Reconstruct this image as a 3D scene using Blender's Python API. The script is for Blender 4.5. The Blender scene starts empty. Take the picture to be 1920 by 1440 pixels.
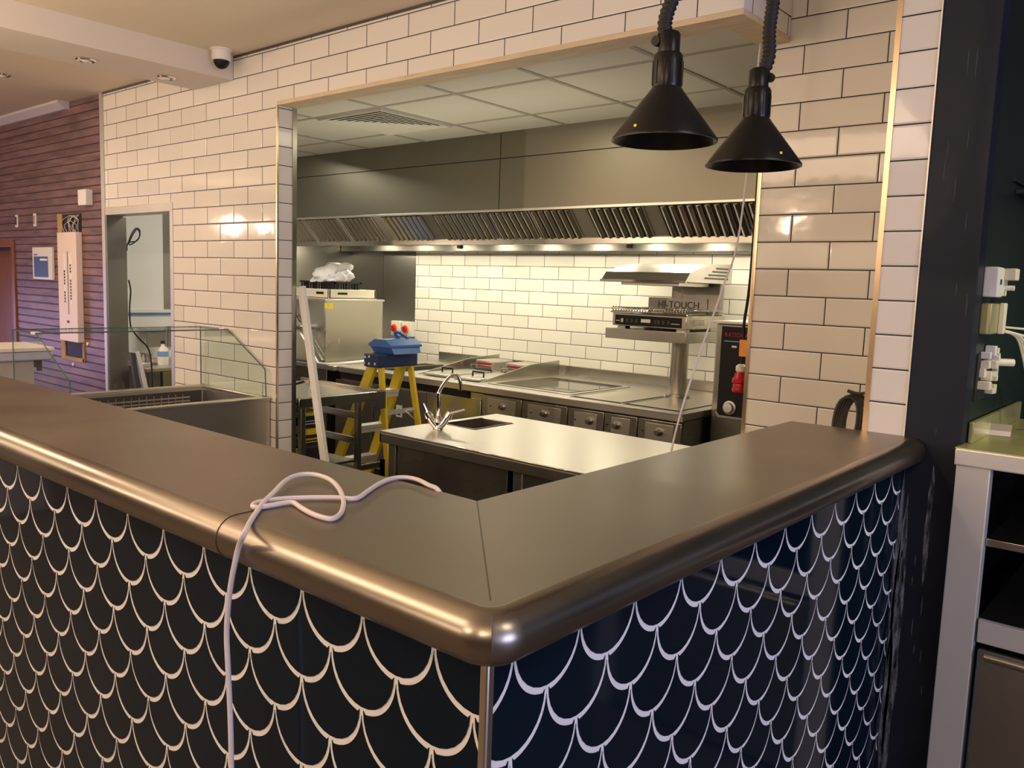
import bpy, bmesh, math, random
from mathutils import Vector, Matrix
random.seed(7)
S = bpy.context.scene
COL = S.collection
# ------------------------------------------------------------------ camera
W_PX, H_PX, F_PX = 1920, 1440, 1562.57
YAW, PITCH, ROLL, EYE = 0.7044, 0.118, 0.0344, 1.6
_cy, _sy, _cp, _sp = math.cos(YAW), math.sin(YAW), math.cos(PITCH), math.sin(PITCH)
FW = Vector((-_sy*_cp, _cy*_cp, -_sp))
_r = Vector((_cy, _sy, 0)); _u = _r.cross(FW)
RT = math.cos(ROLL)*_r + math.sin(ROLL)*_u
UP = -math.sin(ROLL)*_r + math.cos(ROLL)*_u
cam = bpy.data.cameras.new('camera'); camo = bpy.data.objects.new('camera', cam); COL.objects.link(camo)
cam.sensor_width = 36; cam.lens = 36*F_PX/W_PX; cam.clip_start = 0.02
camo.matrix_world = Matrix(((RT.x, UP.x, -FW.x, 0), (RT.y, UP.y, -FW.y, 0), (RT.z, UP.z, -FW.z, EYE), (0, 0, 0, 1)))
S.camera = camo
def U(px, py, ax, val):
    """the real-world point seen at photo position (px, py) on the plane ax = val"""
    d = FW + ((px-W_PX/2)*RT - (py-H_PX/2)*UP)/F_PX
    c = Vector((0, 0, EYE)); i = 'xyz'.index(ax)
    return c + d*((val-c[i])/d[i])
# ------------------------------------------------------------------ view, world, lights
S.view_settings.view_transform = 'Standard'; S.view_settings.look = 'None'
S.view_settings.exposure = 0.0; S.view_settings.gamma = 1.0
try: S.view_settings.use_curve_mapping = False
except Exception: pass
wd = bpy.data.worlds.new('World'); S.world = wd; wd.use_nodes = True
wd.node_tree.nodes['Background'].inputs[0].default_value = (0.62, 0.50, 0.46, 1)
wd.node_tree.nodes['Background'].inputs[1].default_value = 0.16
def area(name, loc, to, sx, sy, power, color, spread=None):
    l = bpy.data.lights.new(name, 'AREA'); l.shape = 'RECTANGLE'; l.size = sx; l.size_y = sy; l.energy = power; l.color = color
    if spread: l.spread = spread
    o = bpy.data.objects.new(name, l); COL.objects.link(o); o.location = loc
    o.rotation_euler = (Vector(to)-Vector(loc)).to_track_quat('-Z', 'Y').to_euler(); return o
def point(name, loc, power, color, r=0.04):
    l = bpy.data.lights.new(name, 'POINT'); l.energy = power; l.color = color; l.shadow_soft_size = r
    o = bpy.data.objects.new(name, l); COL.objects.link(o); o.location = loc; return o
def spot(name, loc, to, power, color, ang=90, r=0.03, blend=.8):
    l = bpy.data.lights.new(name, 'SPOT'); l.energy = power; l.color = color; l.spot_size = math.radians(ang); l.spot_blend = blend; l.shadow_soft_size = r
    o = bpy.data.objects.new(name, l); COL.objects.link(o); o.location = loc
    o.rotation_euler = (Vector(to)-Vector(loc)).to_track_quat('-Z', 'Y').to_euler(); return o
WARM = (1.0, 0.74, 0.52); KIT = (1.0, 0.90, 0.66); COOL = (0.50, 0.56, 1.0)
# daylight from the shop windows, right of and far left of the viewer
area('daylight_right', (4.2, 0.6, 1.7), (-1, 1.2, 1.0), 2.4, 1.6, 105, (.60, .64, 1.0))
area('daylight_left', (-10.7, 1.0, 0.8), (-7.4, 2.7, 0.7), 1.2, 1.0, 6, (0.60, 0.50, 1.0), math.radians(90))
# lamps of the customer room
for k, (x, y, z, p) in enumerate([(-4.66, -5.06, 2.6, 90), (-10.6, -0.9, 2.25, 40), (-10.2, -0.75, 2.3, 30), (-9.0, -0.4, 2.2, 20), (-1.4, -1.7, 2.35, 50), (0.3, -1.4, 2.35, 45), (-6.2, -1.8, 2.35, 70)]):
    point('room_lamp', (x, y, z), p, WARM, 0.05)
area('room_fill_light', (-3.0, -0.6, 2.80), (-3.0, 0.2, 0), 2.6, 1.2, 60, WARM)  # added fill shining down into the room, not a fitting of the place
area('room_fill_light', (-6.0, 0.6, 2.80), (-6.0, 1.6, 0), 1.2, 0.8, 55, WARM)  # added fill that brightens the white tiled wall
area('room_fill_light', (0.9, 1.1, 2.80), (0.2, 1.9, 0), 0.8, 0.8, 16, (1, .86, .74))  # added fill for the station leg and the right-hand end
area('ceiling_fill_light', (-3.2, 0.2, 1.9), (-3.2, 0.4, 3), 3.0, 1.6, 42, (1, .76, .52))  # added upward fill, only there to brighten the ceiling
spot('downlight_lamp', (-6.20, 2.09, 2.80), (-6.2, 2.2, 0), 12, WARM, 140, 0.03, 1.0)
# light fittings under the extraction hood
for k in range(10):
    l = area('hood_lamp', (-6.3+.5*k, 4.95, 1.95), (-6.3+.5*k, 4.97, 0), 0.09, 0.09, 4.6, KIT)
area('kitchen_ceiling_fill', (-3.4, 3.45, 1.9), (-3.4, 3.45, 3), 2.4, 0.5, 5, KIT)  # added upward fill that lifts the kitchen ceiling
area('kitchen_fill_light', (-3.0, 3.45, 2.55), (-3.0, 3.45, 0), 0.5, 0.5, 3, KIT)  # added downward fill over the island; the ceiling has no fitting here
area('kitchen_left_fill', (-5.6, 3.5, 2.55), (-6.1, 3.5, 0), 0.6, 0.6, 19, (1, .93, .78))  # added fill for the dishwasher end of the kitchen
spot('station_fill_light', (0.35, 2.9, 2.3), (-.3, 3.0, 1.1), 30, (1.0, .93, .42), 80, 0.05)  # added yellowish fill aimed at the service station, no lamp hangs there
# ------------------------------------------------------------------ materials
def newmat(name):
    m = bpy.data.materials.new(name); m.use_nodes = True
    nt = m.node_tree; return m, nt, nt.nodes['Principled BSDF']
def mat(name, c, rough=.5, metal=0.0, noise=0.0, nscale=8, bump=0.0, bscale=60, emit=None, es=0, trans=0, ior=1.45, coat=0, stretch=(1, 1, 1), rvar=0.0, spec=None):
    m, nt, p = newmat(name)
    p.inputs['Base Color'].default_value = (*c, 1); p.inputs['Roughness'].default_value = rough; p.inputs['Metallic'].default_value = metal
    p.inputs['IOR'].default_value = ior; p.inputs['Transmission Weight'].default_value = trans; p.inputs['Coat Weight'].default_value = coat
    if spec is not None: p.inputs['Specular IOR Level'].default_value = spec
    L = nt.links
    tc = nt.nodes.new('ShaderNodeTexCoord'); mp = nt.nodes.new('ShaderNodeMapping'); mp.inputs['Scale'].default_value = stretch
    L.new(tc.outputs['Object'], mp.inputs[0])
    if noise or rvar:
        n = nt.nodes.new('ShaderNodeTexNoise'); n.inputs['Scale'].default_value = nscale; n.inputs['Detail'].default_value = 5
        L.new(mp.outputs[0], n.inputs['Vector'])
        if noise:
            mx = nt.nodes.new('ShaderNodeMix'); mx.data_type = 'RGBA'
            mx.inputs[6].default_value = (*[max(0, v*(1-noise)) for v in c], 1); mx.inputs[7].default_value = (*[min(1, v*(1+noise)) for v in c], 1)
            L.new(n.outputs['Fac'], mx.inputs[0]); L.new(mx.outputs[2], p.inputs['Base Color'])
        if rvar:
            mr = nt.nodes.new('ShaderNodeMapRange'); mr.inputs[1].default_value = .3; mr.inputs[2].default_value = .7
            mr.inputs[3].default_value = max(0.02, rough-rvar); mr.inputs[4].default_value = rough+rvar
            L.new(n.outputs['Fac'], mr.inputs[0]); L.new(mr.outputs[0], p.inputs['Roughness'])
    if bump:
        n2 = nt.nodes.new('ShaderNodeTexNoise'); n2.inputs['Scale'].default_value = bscale; n2.inputs['Detail'].default_value = 3
        L.new(mp.outputs[0], n2.inputs['Vector'])
        b = nt.nodes.new('ShaderNodeBump'); b.inputs['Strength'].default_value = bump; b.inputs['Distance'].default_value = .002
        L.new(n2.outputs['Fac'], b.inputs['Height']); L.new(b.outputs[0], p.inputs['Normal'])
    if emit:
        p.inputs['Emission Color'].default_value = (*emit, 1); p.inputs['Emission Strength'].default_value = es
    return m
def math_n(nt, op, a, b=None, c=None, clamp=False):
    n = nt.nodes.new('ShaderNodeMath'); n.operation = op; n.use_clamp = clamp
    for i, v in enumerate((a, b, c)):
        if v is None: continue
        if isinstance(v, (int, float)): n.inputs[i].default_value = v
        else: nt.links.new(v, n.inputs[i])
    return n.outputs[0]
def tile_mat(name, ax, u0, z0, q=.2994, p_=.1025, col=(.80, .765, .72), grout=(.022, .021, .024), g=.0020, rough=.06, odd=1):
    """running-bond glazed tiles laid along axis ax, first joint at u0, first bed at z0"""
    m, nt, p = newmat(name); L = nt.links
    tc = nt.nodes.new('ShaderNodeTexCoord'); sx = nt.nodes.new('ShaderNodeSeparateXYZ'); L.new(tc.outputs['Object'], sx.inputs[0])
    u = sx.outputs['xyz'.index(ax)]; z = sx.outputs[2]
    v = math_n(nt, 'DIVIDE', math_n(nt, 'SUBTRACT', z, z0), p_)
    row = math_n(nt, 'FLOOR', v)
    half = math_n(nt, 'MULTIPLY', math_n(nt, 'ABSOLUTE', math_n(nt, 'MODULO', math_n(nt, 'ADD', row, 1000+odd), 2.0)), .5)
    uu = math_n(nt, 'ADD', math_n(nt, 'DIVIDE', math_n(nt, 'SUBTRACT', u, u0), q), half)
    uu = math_n(nt, 'ADD', uu, 500.0)
    colm = math_n(nt, 'FLOOR', uu)
    fu = math_n(nt, 'MULTIPLY', math_n(nt, 'SUBTRACT', .5, math_n(nt, 'ABSOLUTE', math_n(nt, 'SUBTRACT', math_n(nt, 'FRACT', uu), .5))), q)
    fv = math_n(nt, 'MULTIPLY', math_n(nt, 'SUBTRACT', .5, math_n(nt, 'ABSOLUTE', math_n(nt, 'SUBTRACT', math_n(nt, 'SUBTRACT', v, row), .5))), p_)
    d = math_n(nt, 'MINIMUM', fu, fv)
    mr = nt.nodes.new('ShaderNodeMapRange'); mr.interpolation_type = 'SMOOTHSTEP'; mr.inputs[1].default_value = g-.0004; mr.inputs[2].default_value = g+.0006
    L.new(d, mr.inputs[0])
    cb = nt.nodes.new('ShaderNodeCombineXYZ'); L.new(colm, cb.inputs[0]); L.new(row, cb.inputs[1])
    wn = nt.nodes.new('ShaderNodeTexWhiteNoise'); L.new(cb.outputs[0], wn.inputs['Vector'])
    mx = nt.nodes.new('ShaderNodeMix'); mx.data_type = 'RGBA'; mx.inputs[6].default_value = (*[c*.95 for c in col], 1); mx.inputs[7].default_value = (*[min(1, c*1.04) for c in col], 1)
    L.new(wn.outputs['Value'], mx.inputs[0])
    m2 = nt.nodes.new('ShaderNodeMix'); m2.data_type = 'RGBA'; m2.inputs[6].default_value = (*grout, 1); L.new(mx.outputs[2], m2.inputs[7]); L.new(mr.outputs[0], m2.inputs[0])
    L.new(m2.outputs[2], p.inputs['Base Color'])
    rr = nt.nodes.new('ShaderNodeMapRange'); rr.inputs[3].default_value = .85; rr.inputs[4].default_value = rough; L.new(mr.outputs[0], rr.inputs[0]); L.new(rr.outputs[0], p.inputs['Roughness'])
    # pillowed edges, a slight lean of each tile and a faint glaze ripple
    e = nt.nodes.new('ShaderNodeMapRange'); e.interpolation_type = 'SMOOTHERSTEP'; e.inputs[1].default_value = g-.001; e.inputs[2].default_value = g+.006; L.new(d, e.inputs[0])
    sc = nt.nodes.new('ShaderNodeSeparateColor'); L.new(wn.outputs['Color'], sc.inputs[0])
    t1 = math_n(nt, 'MULTIPLY', math_n(nt, 'SUBTRACT', math_n(nt, 'FRACT', uu), .5), math_n(nt, 'SUBTRACT', sc.outputs[0], .5))
    t2 = math_n(nt, 'MULTIPLY', math_n(nt, 'SUBTRACT', math_n(nt, 'SUBTRACT', v, row), .5), math_n(nt, 'SUBTRACT', sc.outputs[1], .5))
    nz = nt.nodes.new('ShaderNodeTexNoise'); nz.inputs['Scale'].default_value = 9; L.new(tc.outputs['Object'], nz.inputs['Vector'])
    h = math_n(nt, 'ADD', math_n(nt, 'MULTIPLY', e.outputs[0], .0016), math_n(nt, 'ADD', math_n(nt, 'MULTIPLY', t1, .0012), math_n(nt, 'MULTIPLY', t2, .0006)))
    h = math_n(nt, 'ADD', h, math_n(nt, 'MULTIPLY', nz.outputs['Fac'], .0006))
    b = nt.nodes.new('ShaderNodeBump'); b.inputs['Strength'].default_value = 1; b.inputs['Distance'].default_value = 1.0
    L.new(h, b.inputs['Height']); L.new(b.outputs[0], p.inputs['Normal'])
    return m
def plank_mat(name):
    m, nt, p = newmat(name); L = nt.links
    tc = nt.nodes.new('ShaderNodeTexCoord'); sx = nt.nodes.new('ShaderNodeSeparateXYZ'); L.new(tc.outputs['Object'], sx.inputs[0])
    pitch = .0597
    v = math_n(nt, 'DIVIDE', math_n(nt, 'SUBTRACT', sx.outputs[2], .01), pitch); row = math_n(nt, 'FLOOR', v)
    f = math_n(nt, 'SUBTRACT', .5, math_n(nt, 'ABSOLUTE', math_n(nt, 'SUBTRACT', math_n(nt, 'SUBTRACT', v, row), .5)))
    mr = nt.nodes.new('ShaderNodeMapRange'); mr.inputs[1].default_value = .03; mr.inputs[2].default_value = .10; L.new(f, mr.inputs[0])
    mp = nt.nodes.new('ShaderNodeMapping'); mp.inputs['Scale'].default_value = (1.6, 1, 9); L.new(tc.outputs['Object'], mp.inputs[0])
    n = nt.nodes.new('ShaderNodeTexNoise'); n.inputs['Scale'].default_value = 2.4; n.inputs['Detail'].default_value = 6; L.new(mp.outputs[0], n.inputs['Vector'])
    cr = nt.nodes.new('ShaderNodeValToRGB'); cr.color_ramp.elements[0].position = .3; cr.color_ramp.elements[1].position = .75
    cr.color_ramp.elements[0].color = (.10, .052, .055, 1); cr.color_ramp.elements[1].color = (.27, .145, .15, 1); L.new(n.outputs['Fac'], cr.inputs[0])
    m2 = nt.nodes.new('ShaderNodeMix'); m2.data_type = 'RGBA'; m2.inputs[6].default_value = (.03, .014, .02, 1); L.new(cr.outputs[0], m2.inputs[7]); L.new(mr.outputs[0], m2.inputs[0])
    L.new(m2.outputs[2], p.inputs['Base Color']); p.inputs['Roughness'].default_value = .45
    b = nt.nodes.new('ShaderNodeBump'); b.inputs['Strength'].default_value = .8; b.inputs['Distance'].default_value = .004; L.new(mr.outputs[0], b.inputs['Height']); L.new(b.outputs[0], p.inputs['Normal'])
    return m
M = {}
M['tile_wall'] = tile_mat('glazed_tile_wall', 'x', -5.1135, 2.5235, odd=0)
M['tile_reveal'] = tile_mat('glazed_tile_reveal', 'y', 2.0, 2.5235, q=9)
M['tile_panel'] = tile_mat('glazed_tile_panel', 'x', -1.2859, 2.516, odd=1)
M['tile_column'] = tile_mat('glazed_tile_column', 'x', -3.0, 2.4128, q=9)
M['tile_return'] = tile_mat('glazed_tile_return', 'y', 2.94, 2.5235)
M['tile_kitchen'] = tile_mat('glazed_tile_kitchen', 'x', -4.1224, 1.7574, col=(.84, .81, .74), odd=1)
M['purple'] = plank_mat('purple_planks')
M['ceil'] = mat('ceiling_paint', (.76, .67, .54), .8, noise=.04, nscale=2)
M['beam_paint'] = mat('beam_paint', (.74, .67, .60), .75)
M['white_paint'] = mat('white_paint', (.60, .56, .60), .6)
M['floor'] = mat('floor_boards', (.12, .095, .08), .6, noise=.25, nscale=4)
M['kfloor'] = mat('kitchen_floor', (.16, .14, .13), .5, noise=.2, nscale=30)
M['room'] = mat('room_wall_paint', (.16, .13, .11), .7)
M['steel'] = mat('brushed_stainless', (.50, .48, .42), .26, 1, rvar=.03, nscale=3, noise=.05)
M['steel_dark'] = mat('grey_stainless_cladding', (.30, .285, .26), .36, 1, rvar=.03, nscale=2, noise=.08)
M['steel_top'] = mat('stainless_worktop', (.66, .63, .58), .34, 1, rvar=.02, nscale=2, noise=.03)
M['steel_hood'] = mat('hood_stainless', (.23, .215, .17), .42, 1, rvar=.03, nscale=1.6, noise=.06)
M['chrome'] = mat('chrome', (.80, .79, .77), .07, 1)
M['filter'] = mat('filter_steel', (.80, .77, .68), .24, 1, bump=.25, bscale=30)
M['filter_dark'] = mat('filter_gap', (.035, .032, .028), .5)
M['trim'] = mat('tile_trim_metal', (.72, .66, .58), .25, 1)
M['brass'] = mat('tile_trim_brass', (.80, .62, .42), .25, 1)
M['zinc'] = mat('zinc_bar_top', (.31, .27, .22), .40, 1, noise=.10, nscale=3.2, rvar=.05)
M['zinc_roll'] = mat('zinc_bar_edge', (.33, .29, .24), .30, 1, noise=.10, nscale=3.2, rvar=.05)
M['seam'] = mat('seam_dark', (.12, .10, .085), .5, .5)
M['scale'] = mat('navy_fish_scale_glaze', (.003, .009, .019), .07, 0, noise=.4, nscale=3, spec=.22)
M['grout_white'] = mat('white_grout', (.84, .83, .85), .75, noise=.05, nscale=40)
M['wood'] = mat('raw_pine', (.66, .53, .36), .6, noise=.25, nscale=7, stretch=(1, 6, 6))
M['navy'] = mat('navy_painted_post', (.013, .016, .028), .5, noise=.35, nscale=6, rvar=.08, spec=.3)
def dust_mat():
    m, nt, p = newmat('plaster_smear'); L = nt.links; tc = nt.nodes.new('ShaderNodeTexCoord'); mp = nt.nodes.new('ShaderNodeMapping'); mp.inputs['Scale'].default_value = (60, 1, 9)
    n = nt.nodes.new('ShaderNodeTexNoise'); n.inputs['Scale'].default_value = 1.6; n.inputs['Detail'].default_value = 6; n.inputs['Roughness'].default_value = .7
    cr = nt.nodes.new('ShaderNodeValToRGB'); cr.color_ramp.elements[0].position = .42; cr.color_ramp.elements[1].position = .72
    cr.color_ramp.elements[0].color = (.014, .017, .028, 1); cr.color_ramp.elements[1].color = (.30, .32, .38, 1)
    L.new(tc.outputs['Object'], mp.inputs[0]); L.new(mp.outputs[0], n.inputs['Vector']); L.new(n.outputs['Fac'], cr.inputs[0]); L.new(cr.outputs[0], p.inputs['Base Color']); p.inputs['Roughness'].default_value = .85
    return m
M['dust'] = dust_mat()
M['dust_faint'] = mat('faint_scuff', (.075, .08, .095), .9, noise=.5, nscale=40)
M['green'] = mat('dark_green_wall', (.012, .022, .020), .35, noise=.2, nscale=3)
M['black'] = mat('black_enamel', (.008, .007, .007), .30, spec=.35)
M['black_in'] = mat('black_interior', (.010, .010, .010), .55, spec=.3)
M['rubber'] = mat('black_rubber', (.015, .014, .014), .6)
M['steel_satin'] = mat('satin_stainless', (.64, .61, .57), .5, 1, noise=.12, nscale=6, stretch=(1, 1, .3))
M['darkgrey'] = mat('dark_grey_plastic', (.05, .048, .045), .4)
M['glassblk'] = mat('black_ceramic_glass', (.012, .012, .011), .06, coat=.5)
M['white'] = mat('white_plastic', (.80, .78, .75), .35)
M['cream'] = mat('cream_plastic', (.78, .72, .56), .4)
M['cable_white'] = mat('white_cable', (.72, .67, .70), .4)
M['yellow'] = mat('yellow_fibreglass', (.85, .62, .03), .4, noise=.08, nscale=20)
M['yellow_lab'] = mat('yellow_label', (.95, .80, .03), .5)
M['alu'] = mat('aluminium', (.80, .79, .76), .42, .55)
M['blue'] = mat('blue_plastic', (.055, .17, .50), .38, noise=.08, nscale=12)
M['blue_dark'] = mat('dark_blue_plastic', (.018, .035, .11), .4)
M['red'] = mat('red_plastic', (.55, .012, .02), .3, coat=.3)
M['orange'] = mat('orange_label', (.95, .33, .04), .5)
M['bag'] = mat('white_plastic_bag', (.98, .98, .97), .45, bump=.6, bscale=25)
M['brown_wood'] = mat('brown_door_wood', (.22, .075, .028), .4, noise=.4, nscale=5, stretch=(6, 6, 1))
M['raw_board'] = mat('raw_board', (.45, .28, .13), .7, noise=.35, nscale=14)
M['cream_metal'] = mat('cream_panel_paint', (.82, .68, .60), .45)
M['copper_wire'] = mat('loose_wires', (.50, .44, .38), .6)
M['ply'] = mat('laminate_top', (.74, .66, .62), .35)
M['lilac'] = mat('pale_blue_edge', (.50, .50, .62), .35)
M['greyp'] = mat('grey_panel_paint', (.44, .39, .39), .5)
M['sky_blue'] = mat('blue_strip', (.18, .36, .72), .5)
M['wallwhite'] = mat('white_wall_cladding', (.84, .84, .80), .35)
M['screen_blue'] = mat('blue_notice', (.07, .13, .35), .3)
M['label_text'] = mat('dark_print', (.03, .03, .035), .5)
M['white_print'] = mat('white_print', (.85, .85, .82), .5)
M['ctile'] = mat('ceiling_tile', (.70, .68, .60), .85, noise=.03, nscale=30)
M['cgrid'] = mat('ceiling_grid', (.42, .39, .33), .6)
M['pallet'] = mat('black_crate', (.02, .02, .02), .5)
M['bulb'] = mat('lit_diffuser', (1, .9, .75), .5, emit=(1, .86, .62), es=14)
M['yellow_green'] = mat('yellow_green_metal', (.52, .50, .26), .35, .6, noise=.15, nscale=7)  # mottled yellow-green, partly metallic; also on the upstand and the socket box
M['knob'] = mat('knob_metal', (.35, .33, .30), .3, 1)
def glass_mat():
    m, nt, p = newmat('clear_glass'); L = nt.links
    tr = nt.nodes.new('ShaderNodeBsdfTransparent'); tr.inputs[0].default_value = (.93, .97, .95, 1)
    gl = nt.nodes.new('ShaderNodeBsdfGlossy'); gl.inputs['Roughness'].default_value = .02
    fr = nt.nodes.new('ShaderNodeLayerWeight'); fr.inputs[0].default_value = .25
    ml = math_n(nt, 'ADD', math_n(nt, 'MULTIPLY', math_n(nt, 'POWER', fr.outputs['Facing'], 3.0), .5), .04)
    mx = nt.nodes.new('ShaderNodeMixShader'); L.new(ml, mx.inputs[0]); L.new(tr.outputs[0], mx.inputs[1]); L.new(gl.outputs[0], mx.inputs[2])
    L.new(mx.outputs[0], nt.nodes['Material Output'].inputs[0]); return m
M['glass'] = glass_mat()
M['glass_edge'] = mat('glass_cut_edge', (.08, .15, .14), .15, coat=.5)
# ------------------------------------------------------------------ mesh helpers
ORG = {}
class MB:
    def __init__(s): s.bm = bmesh.new(); s.mats = []
    def _mi(s, m):
        if m is None: return 0
        if m not in s.mats: s.mats.append(m)
        return s.mats.index(m)
    def poly(s, pts, m=None, smooth=False):
        f = s.bm.faces.new([s.bm.verts.new(p) for p in pts]); f.material_index = s._mi(m); f.smooth = smooth; return f
    def box(s, x0, x1, y0, y1, z0, z1, b=0, m=None, seg=2):
        x0, x1 = sorted((x0, x1)); y0, y1 = sorted((y0, y1)); z0, z1 = sorted((z0, z1))
        vs = [s.bm.verts.new((x, y, z)) for z in (z0, z1) for y in (y0, y1) for x in (x0, x1)]
        fs = [s.bm.faces.new([vs[i] for i in f]) for f in ((0, 2, 3, 1), (4, 5, 7, 6), (0, 1, 5, 4), (2, 6, 7, 3), (0, 4, 6, 2), (1, 3, 7, 5))]
        for f in fs: f.material_index = s._mi(m)
        if b:
            b = min(b, .45*min(x1-x0, y1-y0, z1-z0))
            es = list({e for f in fs for e in f.edges})
            r = bmesh.ops.bevel(s.bm, geom=es, offset=b, segments=seg, profile=.5, affect='EDGES')
            for f in r['faces']: f.material_index = s._mi(m); f.smooth = True
        return s
    def prism(s, pts, vec, m=None, smooth=False):
        """closed outline pts (3-D) pushed along vec"""
        v = Vector(vec); a = [s.bm.verts.new(p) for p in pts]; b = [s.bm.verts.new(Vector(p)+v) for p in pts]
        n = len(pts); fs = [s.bm.faces.new(a), s.bm.faces.new(b[::-1])]
        for i in range(n):
            f = s.bm.faces.new((a[i], a[(i+1) % n], b[(i+1) % n], b[i])); f.smooth = smooth; fs.append(f)
        for f in fs: f.material_index = s._mi(m)
        return s
    def tube(s, pts, r, n=8, m=None, cap=True, closed=False):
        pts = [Vector(p) for p in pts]; N = len(pts); rr = r if isinstance(r, (list, tuple)) else [r]*N
        rings = []; prev = None
        for i in range(N):
            a = pts[(i-1) % N] if (closed or i > 0) else pts[i]; b = pts[(i+1) % N] if (closed or i < N-1) else pts[i]
            t = (b-a)
            t = t.normalized() if t.length > 1e-9 else Vector((0, 0, 1))
            if prev is None:
                ref = Vector((0, 0, 1)) if abs(t.z) < .9 else Vector((1, 0, 0)); x = t.cross(ref).normalized()
            else:
                x = (prev - t*prev.dot(t)); x = x.normalized() if x.length > 1e-6 else t.cross(Vector((0, 1, .1))).normalized()
            prev = x; y = t.cross(x)
            rings.append([s.bm.verts.new(pts[i]+(x*math.cos(k*2*math.pi/n)+y*math.sin(k*2*math.pi/n))*rr[i]) for k in range(n)])
        mi = s._mi(m)
        for i in range(N if closed else N-1):
            A, B = rings[i], rings[(i+1) % N]
            for k in range(n):
                f = s.bm.faces.new((A[k], A[(k+1) % n], B[(k+1) % n], B[k])); f.smooth = True; f.material_index = mi
        if cap and not closed:
            for R in (rings[0][::-1], rings[-1]): f = s.bm.faces.new(R); f.material_index = mi
        return s
    def bar(s, a, b, w, h, up=(0, 0, 1), m=None, bev=0):
        """rectangular bar from a to b, w across and h along up"""
        a, b = Vector(a), Vector(b); t = (b-a).normalized(); x = t.cross(Vector(up)).normalized(); y = x.cross(t)
        P = [a+x*sx*w/2+y*sy*h/2 for sx, sy in ((-1, -1), (1, -1), (1, 1), (-1, 1))]
        return s.prism(P, b-a, m)
    def lathe(s, prof, c, n=24, axis='z', m=None, smooth=True):
        """prof: (radius, height) pairs turned round axis through c"""
        c = Vector(c); rings = []
        for r, h in prof:
            ring = []
            for k in range(n):
                a = k*2*math.pi/n; p, q = r*math.cos(a), r*math.sin(a)
                v = {'z': (p, q, h), 'y': (p, h, q), 'x': (h, p, q)}[axis]
                ring.append(s.bm.verts.new(c+Vector(v)))
            rings.append(ring)
        mi = s._mi(m)
        for i in range(len(rings)-1):
            for k in range(n):
                f = s.bm.faces.new((rings[i][k], rings[i][(k+1) % n], rings[i+1][(k+1) % n], rings[i+1][k])); f.smooth = smooth; f.material_index = mi
        for R, (r, h) in ((rings[0], prof[0]), (rings[-1], prof[-1])):
            if r > 1e-5: f = s.bm.faces.new(R); f.material_index = mi
        return s
    def build(s, name, m=None, parent=None, origin=None):
        bmesh.ops.remove_doubles(s.bm, verts=s.bm.verts, dist=1e-6)
        bmesh.ops.recalc_face_normals(s.bm, faces=s.bm.faces)
        if parent is not None: origin = ORG[parent.name]
        elif origin is None:
            xs = [v.co for v in s.bm.verts]
            origin = Vector(((min(v.x for v in xs)+max(v.x for v in xs))/2, (min(v.y for v in xs)+max(v.y for v in xs))/2, min(v.z for v in xs)))
        origin = Vector(origin)
        bmesh.ops.translate(s.bm, verts=s.bm.verts, vec=-origin)
        me = bpy.data.meshes.new(name); s.bm.to_mesh(me); s.bm.free()
        for mm in (s.mats or [m]): me.materials.append(M[mm] if isinstance(mm, str) else mm)
        fl = [p.use_smooth for p in me.polygons]; me.set_sharp_from_angle(angle=math.radians(42)); me.polygons.foreach_set('use_smooth', fl)
        o = bpy.data.objects.new(name, me); COL.objects.link(o)
        if parent is not None: o.parent = parent
        else: o.location = origin
        ORG[o.name] = origin
        return o
def tag(o, label=None, cat=None, group=None, kind=None):
    if label: o['label'] = label
    if cat: o['category'] = cat
    if group: o['group'] = group
    if kind: o['kind'] = kind
    return o
def thing(name, label, cat, loc, group=None):
    o = bpy.data.objects.new(name, None); COL.objects.link(o); o.location = loc; ORG[o.name] = Vector(loc); o.empty_display_size = .05
    return tag(o, label, cat, group)
def struct(name, b, m=None): return tag(b.build(name, m, None, (0, 0, 0)), kind='structure')
def text(name, body, size, loc, xdir, ydir, m, parent, ext=.0006, align='CENTER'):
    c = bpy.data.curves.new(name, 'FONT'); c.body = body; c.size = size; c.extrude = ext; c.align_x = align; c.align_y = 'CENTER'
    c.materials.append(M[m]); o = bpy.data.objects.new(name, c); COL.objects.link(o); o.parent = parent
    x, y = Vector(xdir).normalized(), Vector(ydir).normalized(); z = x.cross(y)
    mt = Matrix((x, y, z)).transposed().to_4x4(); mt.translation = Vector(loc)-ORG[parent.name]
    me = bpy.data.meshes.new_from_object(o); bpy.data.objects.remove(o); me.transform(mt)
    o = bpy.data.objects.new(name, me); COL.objects.link(o); o.parent = parent; ORG[o.name] = ORG[parent.name]
    return o
def dup(root, delta, label=None, group=None):
    """copy a thing with its parts and sub-parts, moved by delta"""
    r = root.copy(); COL.objects.link(r); r.location = root.location+Vector(delta); ORG[r.name] = ORG[root.name]+Vector(delta)
    if label: r['label'] = label
    if group: r['group'] = group
    def rec(src, dst):
        for ch in list(src.children):
            c = ch.copy(); COL.objects.link(c); c.parent = dst; c.matrix_local = ch.matrix_local.copy(); ORG[c.name] = ORG[r.name]; rec(ch, c)
    rec(root, r); return r
def catmull(pts, k=6):
    P = [Vector(p) for p in pts]; out = []
    for i in range(len(P)-1):
        a, b, c, d = P[max(i-1, 0)], P[i], P[i+1], P[min(i+2, len(P)-1)]
        for j in range(k):
            t = j/k; out.append(.5*((2*b)+(-a+c)*t+(2*a-5*b+4*c-d)*t*t+(-a+3*b-3*c+d)*t**3))
    out.append(P[-1]); return out
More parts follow.
